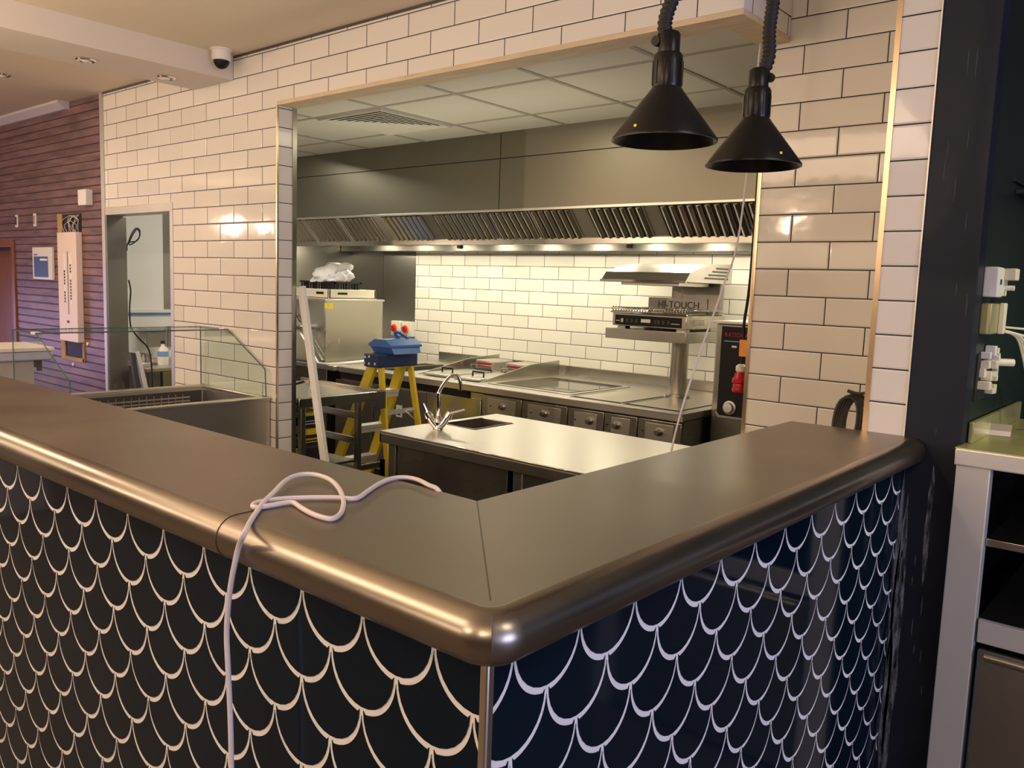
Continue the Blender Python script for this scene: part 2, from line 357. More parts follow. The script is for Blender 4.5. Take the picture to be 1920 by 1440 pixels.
# ------------------------------------------------------------------ the setting
YW, YR, YP, YB, YC = 2.7227, 2.842, 3.1154, 5.3825, 2.6456
CZ, KZ, TOP = 2.855, 2.565, 1.191
struct('floor', MB().box(-11, 4.5, -6, YW+.06, -.05, 0), 'floor')
struct('floor_kitchen', MB().box(-6.9, 3.0, YW+.06, YB+.1, -.05, -.0005), 'kfloor')
b = MB(); b.box(-11, 4.5, -6, 2.5, CZ, CZ+.08); b.box(-11, -1.4, 2.5, YB+.1, CZ, CZ+.08); b.box(-.545, 4.5, 2.5, YW+.06, CZ, CZ+.08); b.box(-1.4, -.545, 2.44, 2.5, CZ, 3.4); b.box(-.545, 4.5, YW+.06, YB+.1, CZ, CZ+.08); b.box(-1.5, -.5, 2.44, YB+.1, 3.35, 3.4)
struct('ceiling', b, 'ceil')
struct('wall_front', MB().box(-11, 4.5, -6.1, -6, 0, CZ), 'room')
struct('wall_far_left', MB().box(-11.1, -11, -6, YW, 0, CZ), 'room')
# tiled wall with the doorway and the wide kitchen opening; its header turns back at the right end
b = MB()
b.box(-5.24, -4.074, YW, YR, 0, CZ); b.box(-6.205, -5.24, YW, YR, 2.03, CZ)
b.box(-4.074, -1.345, YW, YR, 2.556, 3.35)
struct('wall_back', b, 'tile_wall')
b = MB(); b.box(-4.0735, -4.069, YW+.003, YR-.022, 0, 2.535)
struct('wall_opening_side', b, 'tile_reveal')
struct('wall_header_return', MB().box(-1.455, -1.3445, YW+.002, YP-.001, 2.556, 3.35), 'tile_return')
b = MB(); b.box(-4.074, -1.3435, YW-.001, YR+.002, 2.535, 2.556, .002); b.box(-1.457, -1.3435, YR+.002, YP-.002, 2.535, 2.556, .002)
struct('trim_header_timber', b, 'wood')
struct('wall_back_panel', MB().box(-1.4275, -.70, YP, YP+.13, 0, 3.35), 'tile_panel')
struct('wall_column', MB().box(-.8177, -.699, YC, YP-.001, 0, 3.35), 'tile_column')
struct('wall_partition_right', MB().box(-.699, -.547, YC+.08, YB+.1, 0, CZ), 'green')
struct('wall_kitchen_back', MB().box(-5.80, -.55, YB, YB+.1, 0, CZ), 'tile_kitchen')
b = MB(); b.box(-6.75, -6.262, YB-.001, YB+.1, 0, CZ); b.box(-6.258, -5.80, YB-.001, YB+.1, 0, CZ)
struct('wall_kitchen_back_cladding', b, 'steel_dark')
struct('wall_kitchen_left', MB().box(-6.9, -6.75, YR, YB+.1, 0, CZ), 'wallwhite')
struct('trim_kitchen_left_cladding', MB().box(-6.75, -6.745, 3.42, YB, 1.30, KZ), 'steel_dark')
struct('trim_blue_strip', MB().box(-6.75, -6.738, 2.95, YB, 1.252, 1.272), 'sky_blue')
struct('trim_white_ledge', MB().box(-6.75, -6.72, 2.95, YB, 1.272, 1.30, .004), 'white')
# purple boarded wall
b = MB(); b.box(-7.985, -6.25, YW, YR, 0, CZ); b.box(-11, -7.985, YW, YR, 1.80, CZ)
struct('wall_left', b, 'purple')
struct('wall_beyond_left', MB().box(-11, -6.9, YR+.25, YR+.35, 0, CZ), 'room')
# kitchen ceiling grid
b = MB(); b.box(-6.75, -1.45, YR+.001, YB, KZ, KZ+.04, 0, 'ctile'); b.box(-1.45, -.7, YP+.131, YB, KZ, KZ+.04, 0, 'ctile')
for k in range(-6, 6):
    x = -3.72+.6*k
    if -6.75 < x < -.7: b.box(x-.012, x+.012, YR+.002 if x < -1.46 else YP+.14, YB, KZ-.004, KZ+.001, 0, 'cgrid')
for k in range(0, 4):
    y = 3.15+.6*k; b.box(-6.75, -1.46 if k == 0 else -.7, y-.012, y+.012, KZ-.0035, KZ+.001, 0, 'cgrid')
b.box(-6.75, -1.46, YR+.002, YR+.02, KZ-.004, KZ+.001, 0, 'cgrid')
struct('ceiling_kitchen', b)
# metal trims
b = MB(); b.box(-4.078, -4.066, YW-.003, YW+.006, 0, 2.536)
struct('trim_opening_left_front', b, 'brass')
struct('trim_opening_left_back', MB().box(-4.074, -4.062, YR-.024, YR+.004, 0, 2.535), 'steel')
struct('trim_panel_left', MB().box(-1.433, -1.418, YP-.004, YP+.13, 0, 2.535), 'brass')
struct('trim_column_left', MB().box(-.8215, -.806, YC-.004, YC+.03, 0, CZ), 'brass')
struct('trim_column_right', MB().box(-.7015, -.6975, YC-.003, YC, 0, CZ), 'alu')
struct('trim_wall_end', MB().box(-6.252, -6.206, YW-.012, YR, 0, CZ, .003), 'steel_satin')
b = MB(); b.box(-6.206, -5.235, YW-.006, YR, 2.00, 2.055, .002); b.box(-5.272, -5.235, YW-.006, YR, 0, 2.0, .002)
struct('trim_doorway_lining', MB().box(-6.207, -6.19, YW-.004, YR+.02, 0, 2.0, .002), 'steel_dark')
struct('trim_doorway', b, 'steel_satin')
# soffit beam with one sloped side and the cornice
b = MB(); b.prism([(-4.51, YW-.002, CZ+.001), (-4.51, YW-.002, 2.722), (-4.95, YW-.002, 2.722), (-5.49, YW-.002, CZ+.001)], (0, -5.5, 0))
struct('ceiling_beam', b, 'beam_paint')
b = MB(); b.prism([(-6.78, YW-.001, CZ), (-6.78, YW-.001, 2.80), (-6.78, YW-.03, 2.80), (-6.78, YW-.085, 2.838), (-6.78, YW-.085, CZ)], (-4.2, 0, 0))
struct('trim_cornice', b, 'white_paint')
b = MB(); b.box(-4.50, -1.35, YW-.006, YW, CZ-.012, CZ); b.box(-6.20, -5.50, YW-.006, YW, CZ-.012, CZ)
struct('trim_ceiling_gap', b, 'seam')
# brown door left of the purple wall
b = MB(); b.box(-9.2, -7.99, YR+.05, YR+.09, 0, 1.80)
struct('door_1', b, 'brown_wood')
b = MB(); b.box(-8.03, -7.97, YW-.015, YR+.05, 0, 1.84, .004); b.box(-9.3, -8.03, YW-.015, YR+.05, 1.78, 1.84, .004)
struct('trim_door_frame', b, 'brown_wood')
# navy post at the end of the counter
b = MB(); b.box(-.697, -.545, YC, YC+.08, 0, CZ, .003)
post = struct('wall_post_right', b, 'navy')
b = MB()
random.seed(3)
def smear(z0, z1, xc, w, m='dust'):
    n = 9; L_, R_ = [], []
    for i in range(n):
        z = z0+(z1-z0)*i/(n-1); e = math.sin(math.pi*i/(n-1))**.5*w
        L_.append((xc-e*(.5+.5*random.random()), YC-.0006, z)); R_.append((xc+e*(.5+.5*random.random()), YC-.0006, z))
    b.poly(L_+R_[::-1], m)
smear(.05, 1.02, -.672, .020); smear(.45, 1.10, -.688, .008); smear(.1, .6, -.684, .012); smear(.75, 1.12, -.610, .010)
smear(1.20, 1.235, -.612, .0016)
for k in range(12): smear(*(lambda z: (z, z+.02+.05*random.random()))(.3+.85*random.random()), -.68+.12*random.random(), .0022, 'dust_faint')
for k in range(10): smear(*(lambda z: (z, z+.03+.07*random.random()))(1.3+1.2*random.random()), -.68+.12*random.random(), .0014, 'dust_faint')
tag(b.build('plaster_smear', None, None, (0, 0, 0)), kind='structure').name = 'trim_plaster_smears'
# ------------------------------------------------------------------ bar counter
XO, YO, AW, RR = -.630, .724, .416, .038     # outer edges, arm width, roll radius
CE = YC-.002
bar = thing('bar_counter', 'corner bar counter with rounded zinc top and navy fish-scale tiled front', 'counter', (XO-.2, YO+.2, 0))
prof = [(AW, TOP-.03), (AW, TOP-.001), (AW-.001, TOP), (.30, TOP), (.18, TOP), (.08, TOP), (RR+.002, TOP)]
for k in range(0, 13): a = math.pi/2+k*math.pi/12; prof.append((RR+RR*math.cos(a), TOP-RR+RR*math.sin(a)))
prof += [(.10, TOP-2*RR), (.10, TOP-.03)]
RC = .062
def corner(u, t):
    """plan position at inward distance u, t in 0..1 round the outer corner"""
    cx, cy = XO-RC, YO+RC
    if u >= RC: return (XO-u, YO+u)
    a = -math.pi/2+t*math.pi/2; r = RC-u; return (cx+r*math.cos(a), cy+r*math.sin(a))
def arm(left):
    b = MB(); rows = []
    if left: rows.append([(-4.75, YO+u, z) for u, z in prof]); ts = [0, .125, .25, .375, .5]
    else: ts = [.5, .625, .75, .875, 1]
    cr = [[(*corner(u, t), z) for u, z in prof] for t in ts]
    rows += cr
    if left: rows[1:1] = [[(-4.75+(i*.45), YO+u, z) for u, z in prof] for i in range(1, 9)]
    else: rows += [[(XO-u, y, z) for u, z in prof] for y in (1.3, 1.7, 2.1, 2.4, CE)]
    V = [[b.bm.verts.new(p) for p in r] for r in rows]; n = len(prof)
    b._mi('zinc'); b._mi('zinc_roll')
    for i in range(len(V)-1):
        for k in range(n):
            q = [V[i][k], V[i][(k+1) % n], V[i+1][(k+1) % n], V[i+1][k]]
            try: f = b.bm.faces.new(q)
            except ValueError: continue
            f.smooth = True; f.material_index = 1 if 6 <= k < 19 else 0
    for R in (V[0], V[-1]): b.bm.faces.new(R)
    bmesh.ops.dissolve_degenerate(b.bm, edges=b.bm.edges, dist=1e-6)
    return b
ca = arm(True).build('countertop', None, bar); cb_ = arm(False).build('countertop', None, bar)
b = MB(); i0, o0 = Vector((XO-AW+.002, YO+AW-.002, TOP+.0003)), Vector((XO-RC, YO+RC, TOP+.0003))
b.bar(i0, o0, .0022, .0006); pts = []
for k in range(0, 13):
    a = math.pi/2+k*math.pi/12; u = RR+(RR+.0003)*math.cos(a); c = corner(u, .5); pts.append((*c, TOP-RR+(RR+.0003)*math.sin(a)))
b.tube(pts[2:10], .0011, 5)
b.build('seam', 'seam', ca)
b = MB(); pts = []
for k in range(-1, 13):
    a = math.pi/2+max(k, 0)*math.pi/12; pts.append((-1.262, YO+RR+(RR+.0006)*math.cos(a)+(.06 if k < 0 else 0), TOP-RR+(RR+.0006)*math.sin(a)))
b.tube(pts, .0009, 5); b.build('seam', 'seam', ca)
b = MB(); b.box(-4.7, -.699, .792, .90, 0, TOP-.03); b.box(-.805, -.699, .90, CE, 0, TOP-.03)
b.build('counter_body', 'darkgrey', bar)
def clip(poly, nx, ny, d):
    out = []
    for i in range(len(poly)):
        a, c = poly[i], poly[(i+1) % len(poly)]; da, dc = nx*a[0]+ny*a[1]-d, nx*c[0]+ny*c[1]-d
        if da <= 0: out.append(a)
        if (da < 0) != (dc < 0): t = da/(da-dc); out.append((a[0]+t*(c[0]-a[0]), a[1]+t*(c[1]-a[1])))
    return out
def scales(u0, zt, umin, umax, zmin, zmax, put, w=.1547):
    a = w/2; g, s_ = .0046, .0052; random.seed(11)
    b = MB(); b._mi('grout_white'); b._mi('scale')
    b.poly([put(umin, zmin, 0), put(umax, zmin, 0), put(umax, zmax, 0), put(umin, zmax, 0)], 'grout_white')
    for r in range(-1, 17):
        cz = zt-a-r*a
        for k in range(-40, 40):
            cx = u0+k*w+(a if r % 2 else 0)
            if cx < umin-w or cx > umax+w or cz+a < zmin: continue
            P = []
            n = 14
            for i in range(n+1):      # lower half circle
                t = math.pi+math.pi*i/n; P.append((cx+(a-g)*math.cos(t), cz+s_+(a-g)*math.sin(t)))
            for i in range(1, n):     # up the right-hand neighbour's arc to the tip, down the other
                t = math.pi+math.pi/2*(1-i/n); P.append((cx+a+(a+.0004)*math.cos(t), cz+a+(a+.0004)*math.sin(t)))
            for i in range(0, n):
                t = 2*math.pi-math.pi/2*(i/n); P.append((cx-a+(a+.0004)*math.cos(t), cz+a+(a+.0004)*math.sin(t)))
            P = [(p[0], min(p[1], cz+a-.004)) for p in P]
            for nx, ny, d in ((-1, 0, -umin), (1, 0, umax), (0, -1, -zmin), (0, 1, zmax)): P = clip(P, nx, ny, d)
            if len(P) < 3: continue
            tx, tz = random.uniform(-.005, .005), random.uniform(-.005, .005)
            top = [put(x, z, .0012+tx*(x-cx)+tz*(z-cz)) for x, z in P]; bot = [put(x, z, 0) for x, z in P]
            vt = [b.bm.verts.new(p) for p in top]; vb = [b.bm.verts.new(p) for p in bot]
            f = b.bm.faces.new(vt); f.material_index = 1
            for i in range(len(P)):
                f = b.bm.faces.new((vt[i], vt[(i+1) % len(P)], vb[(i+1) % len(P)], vb[i])); f.material_index = 1
    return b
YF, XF = .785, -.692
scales(-.796, 1.092, -4.7, XF-.012, 0.0, TOP-.05, lambda u, z, h: (u, YF+.003-h, z)).build('tiled_front', None, bar)
scales(.841, 1.094, YF+.012, CE, 0.0, TOP-.05, lambda u, z, h: (XF-.003+h, u, z)).build('tiled_front', None, bar)
b = MB(); b.box(XF-.013, XF+.002, YF-.002, YF+.013, 0, TOP-.06, .0035); b.build('corner_trim', 'trim', bar)
# white cable over the counter
def cz(x, y): return U(380+x/4.236, 860+y/4.236, 'z', TOP+.0055)
e0 = cz(1858, 238); P = [(e0.x+.03, e0.y+.035, .95), (e0.x+.018, e0.y+.022, 1.12), (e0.x+.004, e0.y+.006, 1.188)]
seq = [(1790, 208), (1700, 165), (1600, 148), (1500, 158), (1400, 200), (1310, 260), (1245, 305), (1180, 318), (1080, 314), (900, 312), (700, 318), (560, 330), (450, 348), (402, 364), (404, 382), (450, 386), (560, 368), (650, 352), (722, 350), (780, 388), (850, 428), (930, 460), (1020, 478), (1082, 450), (1112, 400), (1118, 330), (1085, 255), (1020, 197), (930, 168), (830, 160), (730, 176), (650, 215), (570, 290), (490, 355), (430, 420)]
for i, s_ in enumerate(seq):
    p = cz(*s_)
    if 26 <= i <= 33: p = cz(*s_); p.z += .010*math.sin((i-25)/9*math.pi)
    if 8 <= i <= 12: p.z += .001
    P.append(tuple(p))
for x, y in ((375, 505), (335, 590)): P.append(tuple(cz(x, y)))
for x, y in ((448, 1024), (440, 1058), (433, 1095), (428, 1135), (425, 1190), (428, 1260), (432, 1350), (434, 1440), (436, 1600), (438, 1900)): P.append(tuple(U(x, y, 'y', YO-.008)))
b = MB(); b.tube(catmull(P, 5), .0046, 8)
tag(b.build('power_cable', 'cable_white'), 'white cable looped on the bar top and hanging down its tiled front', 'cable')
# ------------------------------------------------------------------ hanging heat lamps
def heat_lamp(x, y, zb, label, kink):
    L_ = thing('heat_lamp', label, 'lamp', (x, y, zb), 'black heat lamps over the bar')
    R0 = .097
    b = MB(); b.lathe([(.027, .096), (.031, .090), (R0, .004), (R0, 0), (R0-.003, 0), (.030, .086), (.026, .088)], (x, y, zb), 40)
    b.build('lamp_shade', 'black', L_)
    b = MB(); b.lathe([(.0255, .088), (.027, .092), (.027, .150), (.024, .156), (.020, .157), (.020, .190), (.017, .194), (.012, .196)], (x, y, zb), 28)
    for k in range(10):
        a = k*2*math.pi/10; b.bar((x+.0272*math.cos(a), y+.0272*math.sin(a), zb+.100), (x+.0272*math.cos(a), y+.0272*math.sin(a), zb+.143), .004, .0016, up=(math.cos(a), math.sin(a), 0))
    b.build('lamp_housing', 'black', L_)
    b = MB(); b.lathe([(.001, .02), (.022, .03), (.024, .06), (.016, .085)], (x, y, zb), 20); b.build('bulb', 'black_in', L_)
    b = MB(); a = Vector((x-.018, y-.014, zb+.178)) if kink > 0 else Vector((x+.018, y+.014, zb+.178))
    b.lathe([(.0, -.006), (.009, -.005), (.009, .005), (.0, .006)], a, 12, 'y'); b.build('wing_nut', 'rubber', L_)
    # corrugated hanging hose
    N = 340; H = CZ-(zb+.19); pts, rs = [], []
    for i in range(N+1):
        t = i/N; wob = .012*kink*math.exp(-((t-.03)/.05)**2)*-1
        drift = (.016 if kink > 0 else .030)*(1-math.exp(-t*6))
        c = Vector((x, y, 0))+RT*(drift+wob)*1.0
        pts.append((c.x, c.y, zb+.19+H*t)); rs.append(.0138 if i % 4 < 2 else .0118)
    b = MB(); b.tube(pts, rs, 14); b.build('hose', 'rubber', L_)
    b = MB(); b.lathe([(.045, 0), (.045, -.02), (.014, -.04)], (pts[-1][0], pts[-1][1], CZ), 24); b.build('ceiling_rose', 'black', L_)
    b = MB(); s = -1 if kink > 0 else 1
    q = Vector((x, y, zb+.016))-FW.cross(Vector((0, 0, 1))).normalized()*0
    d = (Vector((0, 0, 0))-Vector((x, y, 0))).normalized(); e = Vector((-d.y, d.x, 0))
    ang = .62*s; n = (d*math.cos(ang)+e*math.sin(ang)); c = Vector((x, y, zb+.014))+n*(R0-.0085)
    b.bar(c-Vector((0, 0, .004)), c+Vector((0, 0, .004)), .005, .002, up=n); b.build('sticker', 'yellow_lab', L_)
heat_lamp(-.822, 1.376, 1.872, 'black conical heat lamp over the bar, the larger and nearer of two', 1)
heat_lamp(-.777, 1.66, 1.861, 'black conical heat lamp over the bar, hanging lower beside the tiled pier', -1)
# ------------------------------------------------------------------ refrigerated well with its glass
wl = thing('display_well', 'stainless chilled well with open basin against the tiled wall', 'display unit', (-4.47, 2.1, 0))
b = MB()
x0, x1, y0, y1, z1 = -4.85, -4.13, 1.30, 2.715, .90
b.box(x0, x1, y0, y1, .10, .56)
for (a0, a1, c0, c1) in ((x0, x0+.035, y0, y1), (x1-.035, x1, y0, y1), (x0+.035, x1-.035, y0, y0+.035), (x0+.035, x1-.035, y1-.035, y1)): b.box(a0, a1, c0, c1, .56, z1)
b.build('cabinet', 'steel_top', wl)
b = MB()
for (a0, a1, c0, c1) in ((x0-.01, x0+.04, y0, y1), (x1-.04, x1+.01, y0, y1), (x0, x1, y0, y0+.04), (x0, x1, y1-.04, y1)): b.box(a0, a1, c0, c1, z1, z1+.018, .006)
b.build('rim', 'steel_top', wl)
b = MB(); b.box(x0+.0352, x0+.0358, y0+.04, y1-.04, .57, .885); b.build('liner_backing', 'darkgrey', wl)
b = MB()
for k in range(12): b.box(x0+.036, x0+.040, y0+.1, y1-.12, .60+k*.022, .610+k*.022)
for k in range(26): y = y0+.12+k*.045; b.box(x0+.040, x0+.043, y, y+.004, .59, .87)
b.build('perforated_liner', 'steel_top', wl)
for a in ((x0+.03, y0+.05), (x1-.07, y0+.05), (x0+.03, y1-.09), (x1-.07, y1-.09)): b = MB(); b.box(a[0], a[0]+.04, a[1], a[1]+.04, 0, .10); b.build('leg', 'steel', wl)
gd = thing('sneeze_guard', 'clear folded glass guard standing on the chilled well', 'glass guard', (-4.47, 2.1, .918))
def strip(pa, pb, w, m='glass', t=.006):
    """pane between two profile points (x, z) over y range w"""
    b = MB(); a, c = Vector((pa[0], w[0], pa[1])), Vector((pb[0], w[0], pb[1])); n = Vector((0, 1, 0)).cross(c-a).normalized()*t/2
    b.prism([a-n, c-n, c+n, a+n], (0, w[1]-w[0], 0), m); return b
gy0, gy1 = 1.63, 2.700
pf = [(-4.86, 1.277), (-4.545, 1.277), (-4.15, 1.075), (-4.14, .918)]
strip(pf[0], pf[1], (gy0, gy1)).build('top_pane', None, gd)
for yy in (gy0, gy1-.006):
    b = MB(); b.prism([(pf[0][0], yy, pf[0][1]-.004), (pf[1][0], yy, pf[1][1]-.004), (pf[2][0], yy, pf[2][1]-.002), (pf[3][0], yy, .918), (pf[0][0], yy, .918)], (0, .006, 0), 'glass'); b.build('end_pane', None, gd)
    b = MB()
    for i in range(3): b.bar((pf[i][0], yy+.003, pf[i][1]), (pf[i+1][0], yy+.003, pf[i+1][1]), .007, .004, up=(0, 1, 0))
    b.bar((pf[0][0], yy+.003, .918), (pf[0][0], yy+.003, pf[0][1]), .007, .004, up=(0, 1, 0)); b.build('pane_edge', 'glass_edge', gd)
b = MB(); b.bar((pf[1][0], gy0, pf[1][1]), (pf[1][0], gy1, pf[1][1]), .008, .007); b.bar((pf[0][0], gy0, pf[0][1]), (pf[0][0], gy1, pf[0][1]), .006, .006); b.build('pane_edge', 'glass_edge', gd)
b = MB(); b.box(-4.60, -4.545, gy0-.002, gy0+.03, 1.268, 1.283, .002); b.build('clamp', 'alu', gd); b = MB(); b.box(-4.60, -4.545, gy1-.03, gy1, 1.268, 1.286, .002); b.build('clamp', 'alu', gd)
# clear jar at the near end
c = U(199, 750, 'z', .93)
b = MB(); b.lathe([(.022, 0), (.027, .004), (.027, .030), (.022, .034), (.022, .046), (.001, .047)], (-4.82, 2.17, .918), 20)
tag(b.build('glass_jar', 'glass'), 'small clear glass jar on the rim of the chilled well', 'jar')
# ------------------------------------------------------------------ side counter at the left
fc = thing('side_counter', 'grey boxed side counter with pale overhanging top before the purple wall', 'counter', (-6.1, 1.2, 0))
b = MB(); b.box(-6.38, -5.865, -.6, 2.22, 1.065, 1.09, .004); b.build('counter_top', 'ply', fc)
b = MB(); b.box(-6.37, -5.872, -.6, 2.213, 1.005, 1.065, .012); b.build('top_edging', 'lilac', fc)
b = MB(); b.box(-6.33, -5.895, -.6, 2.10, 0, 1.005); b.build('body', 'greyp', fc)
b = MB(); b.box(-6.30, -5.93, 2.0, 2.16, .955, 1.005, .004); b.box(-5.96, -5.935, 2.14, 2.165, .93, 1.005); b.build('bracket', 'darkgrey', fc)
# ------------------------------------------------------------------ things on the purple wall
def wy(d): return YW-d
b = MB(); b.box(-6.545, -6.41, wy(.055), wy(0), 2.075, 2.19, .006); a = tag(b.build('alarm_box', 'white'), 'white alarm box high on the purple wall by the metal strip', 'alarm box')
for nm, x, c, lab in (('wall_plate', -7.90, 'white', 'narrow white socket plate on the purple boards, the leftmost of two'), ('wall_plate', -7.505, 'raw_board', 'narrow plate with a wooden insert on the purple boards, nearer the fuse board')):
    r = thing(nm, lab, 'wall plate', (x, YW, 2.0), 'narrow plates on the purple wall')
    b = MB(); b.box(x-.028, x+.028, wy(.008), wy(0), 1.945, 2.05, .003); b.build('plate', 'white', r)
    b = MB(); b.box(x-.010, x+.010, wy(.014), wy(.008), 1.965, 2.032, .002); b.build('insert', c if c != 'white' else 'darkgrey', r)
nb = thing('notice_board', 'framed white notice with a blue picture on the purple wall', 'notice', (-7.33, YW, 1.5))
b = MB(); b.box(-7.535, -7.14, wy(.022), wy(0), 1.515, 1.775, .004); b.build('frame', 'white', nb)
b = MB(); b.box(-7.50, -7.215, wy(.024), wy(.021), 1.535, 1.70); b.build('picture', 'screen_blue', nb)
b = MB(); b.box(-7.37, -7.225, wy(.026), wy(.023), 1.667, 1.683); b.box(-7.48, -7.41, wy(.026), wy(.023), 1.712, 1.718, m=None); b.build('print', 'white_print', nb)
b = MB(); b.box(-7.49, -7.42, wy(.0265), wy(.0225), 1.712, 1.719); b.build('print', 'label_text', nb)
fb = thing('distribution_board', 'open fuse board cabinet set in a raw timber frame', 'fuse board', (-6.80, YW, .9))
b = MB(); b.box(-7.035, -6.955, wy(.012), wy(-.02), .90, 2.03); b.box(-7.035, -6.62, wy(.010), wy(-.01), .895, .925); b.box(-6.64, -6.615, wy(.010), wy(-.01), .90, 1.06); b.build('timber_frame', 'raw_board', fb)
b = MB(); b.box(-6.955, -6.62, wy(.004), wy(-.01), 1.885, 2.025); b.build('recess', 'black_in', fb); b = MB(); b.box(-6.955, -6.64, wy(.004), wy(-.01), .925, 1.05); b.build('recess', 'black_in', fb)
b = MB(); b.box(-6.955, -6.615, wy(.05), wy(0), 1.05, 1.885, .006); bd = b.build('cabinet', 'cream_metal', fb)
b = MB()
for x in (-6.82, -6.71):
    b.box(x-.016, x+.016, wy(.053), wy(.049), 1.34, 1.72, 0, 'white_print')
    random.seed(int(-x*100))
    for k in range(16):
        if random.random() < .7: b.box(x-.008, x+.008, wy(.056), wy(.052), 1.35+k*.023, 1.366+k*.023, 0, 'label_text')
b.box(-6.767, -6.763, wy(.053), wy(.049), 1.26, 1.74, 0, 'label_text'); b.box(-6.80, -6.765, wy(.054), wy(.049), 1.195, 1.212, 0, 'label_text')
b.build('breaker_window', None, bd)
b = MB(); random.seed(5)
for k in range(9):
    x = -6.92+.27*random.random(); cl_ = lambda v: min(-6.65, max(-6.94, v)); b.tube(catmull([(x, YW-.006, 1.885), (cl_(x+random.uniform(-.05, .05)), YW-.016, 1.94), (cl_(x+random.uniform(-.08, .08)), YW-.012, 1.98), (cl_(x+random.uniform(-.12, .12)), YW-.006, 2.015)], 5), .003, 5)
b.build('wire', 'copper_wire', fb)
for x, z in ((-6.56, 1.045), (-6.83, .865)):
    b = MB(); b.lathe([(.0, -.012), (.014, -.008), (.014, 0)], (x, YW, z), 12, 'y'); tag(b.build('screw_cap', 'white'), 'small white cap on the purple wall '+('right of the fuse board' if x > -6.7 else 'under the fuse board'), 'screw cap', 'white caps on the purple wall')
# ------------------------------------------------------------------ ceiling fittings
cm = thing('dome_camera', 'white dome security camera with black lens on the ceiling', 'camera', (-4.43, 2.60, CZ))
b = MB(); b.lathe([(.060, 0), (.060, -.006), (.052, -.010), (.052, -.055), (.046, -.062), (.043, -.062)], (-4.43, 2.60, CZ), 32); b.build('base', 'white', cm)
b = MB(); b.lathe([(.043*math.cos(t*math.pi/16), -.060-.046*math.sin(t*math.pi/16)) for t in range(8)]+[(.0005, -.106)], (-4.43, 2.60, CZ), 32); b.build('dome', 'black_in', cm)
def downlight(x, y, z, tilt, lab):
    r = thing('downlight', lab, 'ceiling light', (x, y, z), 'recessed downlights'); 
    b = MB(); b.lathe([(.046, .012), (.050, .012), (.052, -.006), (.044, -.012), (.036, -.008), (.036, -.002), (.0, -.002)], (x, y, z), 28); b.build('ring', 'chrome', r)
    b = MB(); b.lathe([(.022, -.003), (.022, -.012), (.016, -.018), (.0005, -.018)], (x, y, z), 16); b.build('lamp', 'white', r)
    r.rotation_euler = (0, tilt, 0)
sl = math.atan((CZ-2.722)/.54)
def slz(x): return max(2.722, 2.722+(-4.95-x)*(CZ-2.722)/.54)
def on_slope(px, py):
    a_, b_ = U(px, py, 'z', 2.5), U(px, py, 'z', 3.0)
    for _ in range(40):
        m_ = (a_+b_)/2
        if m_.z < slz(m_.x): a_ = m_
        else: b_ = m_
    return m_
p1, p2 = on_slope(161, 110), on_slope(312, 143)
downlight(p1.x, p1.y, p1.z-.001, sl if p1.x < -4.95 else 0, 'chrome downlight in the soffit beam, the one farther from the white tiles')
downlight(p2.x, p2.y, p2.z-.001, sl if p2.x < -4.95 else 0, 'chrome downlight in the soffit beam, the one closer to the white tiles')
downlight(-6.24, 2.09, CZ, 0, 'chrome downlight at the far left edge of the ceiling')
# ------------------------------------------------------------------ extraction hood
hd = thing('extraction_hood', 'long stainless extraction hood with slanted baffle filters', 'extractor hood', (-4.1, 4.6, 1.86))
HX0, HX1, HY, HB = -6.74, -1.45, 4.08, 2.078
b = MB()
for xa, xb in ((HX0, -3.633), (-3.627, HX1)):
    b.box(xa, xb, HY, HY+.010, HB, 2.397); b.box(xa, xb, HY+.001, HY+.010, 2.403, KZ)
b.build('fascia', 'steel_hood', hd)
b = MB(); b.box(HX0, HX1, HY+.012, HY+.016, HB+.02, KZ); b.build('fascia_backing', 'filter_dark', hd)
b = MB(); b.box(HX0, HX1, HY-.004, HY+.004, HB-.012, HB+.004, .002); b.build('edge_strip', 'steel_top', hd)
A, B = Vector((0, HY+.004, HB-.010)), Vector((0, HY+.160, 1.904)); sd = (B-A); nn = Vector((0, -sd.z, sd.y)).normalized()*-1
if nn.y > 0: nn = -nn
fx = [(-6.74, -6.25), (-6.24, -5.75), (-5.74, -5.30), (-5.29, -4.893), (-4.797, -4.354), (-4.257, -3.75), (-3.74, -3.40), (-3.39, -3.054), (-2.952, -2.552), (-2.466, -1.96), (-1.95, -1.45)]
for xa, xb in fx:
    b = MB(); b.prism([Vector((xa, 0, 0))+A-nn*.004, Vector((xa, 0, 0))+B-nn*.004, Vector((xa, 0, 0))+B-nn*.03, Vector((xa, 0, 0))+A-nn*.03], (xb-xa, 0, 0), 'filter_dark')
    for p, q in (((0), (1)),):
        for xx in (xa+.006, xb-.006): b.bar(Vector((xx, 0, 0))+A, Vector((xx, 0, 0))+B, .012, .008, up=nn, m='filter')
    n = int((xb-xa)/.052); st = (xb-xa-.02)/n
    for k in range(n):
        x = xa+.012+st*(k+.5); w = st*.33
        a_ = Vector((x, 0, 0))+A+sd*.02; e_ = Vector((x, 0, 0))+A+sd*.97
        pr = [Vector((-w, 0, 0)), Vector((-w*.55, 0, 0))+nn*.014, Vector((w*.1, 0, 0))+nn*.017, Vector((w*.8, 0, 0))+nn*.009, Vector((w, 0, 0))]
        b.prism([a_+p for p in pr], e_-a_, 'filter')
    b.build('baffle_filter', None, hd)
for xa, xb in ((-4.893, -4.797), (-4.354, -4.257), (-3.054, -2.952), (-2.552, -2.466)):
    b = MB(); b.prism([Vector((xa, 0, 0))+A, Vector((xa, 0, 0))+B, Vector((xa, 0, 0))+B-nn*.01, Vector((xa, 0, 0))+A-nn*.01], (xb-xa, 0, 0)); b.build('blank_plate', 'steel_top', hd)
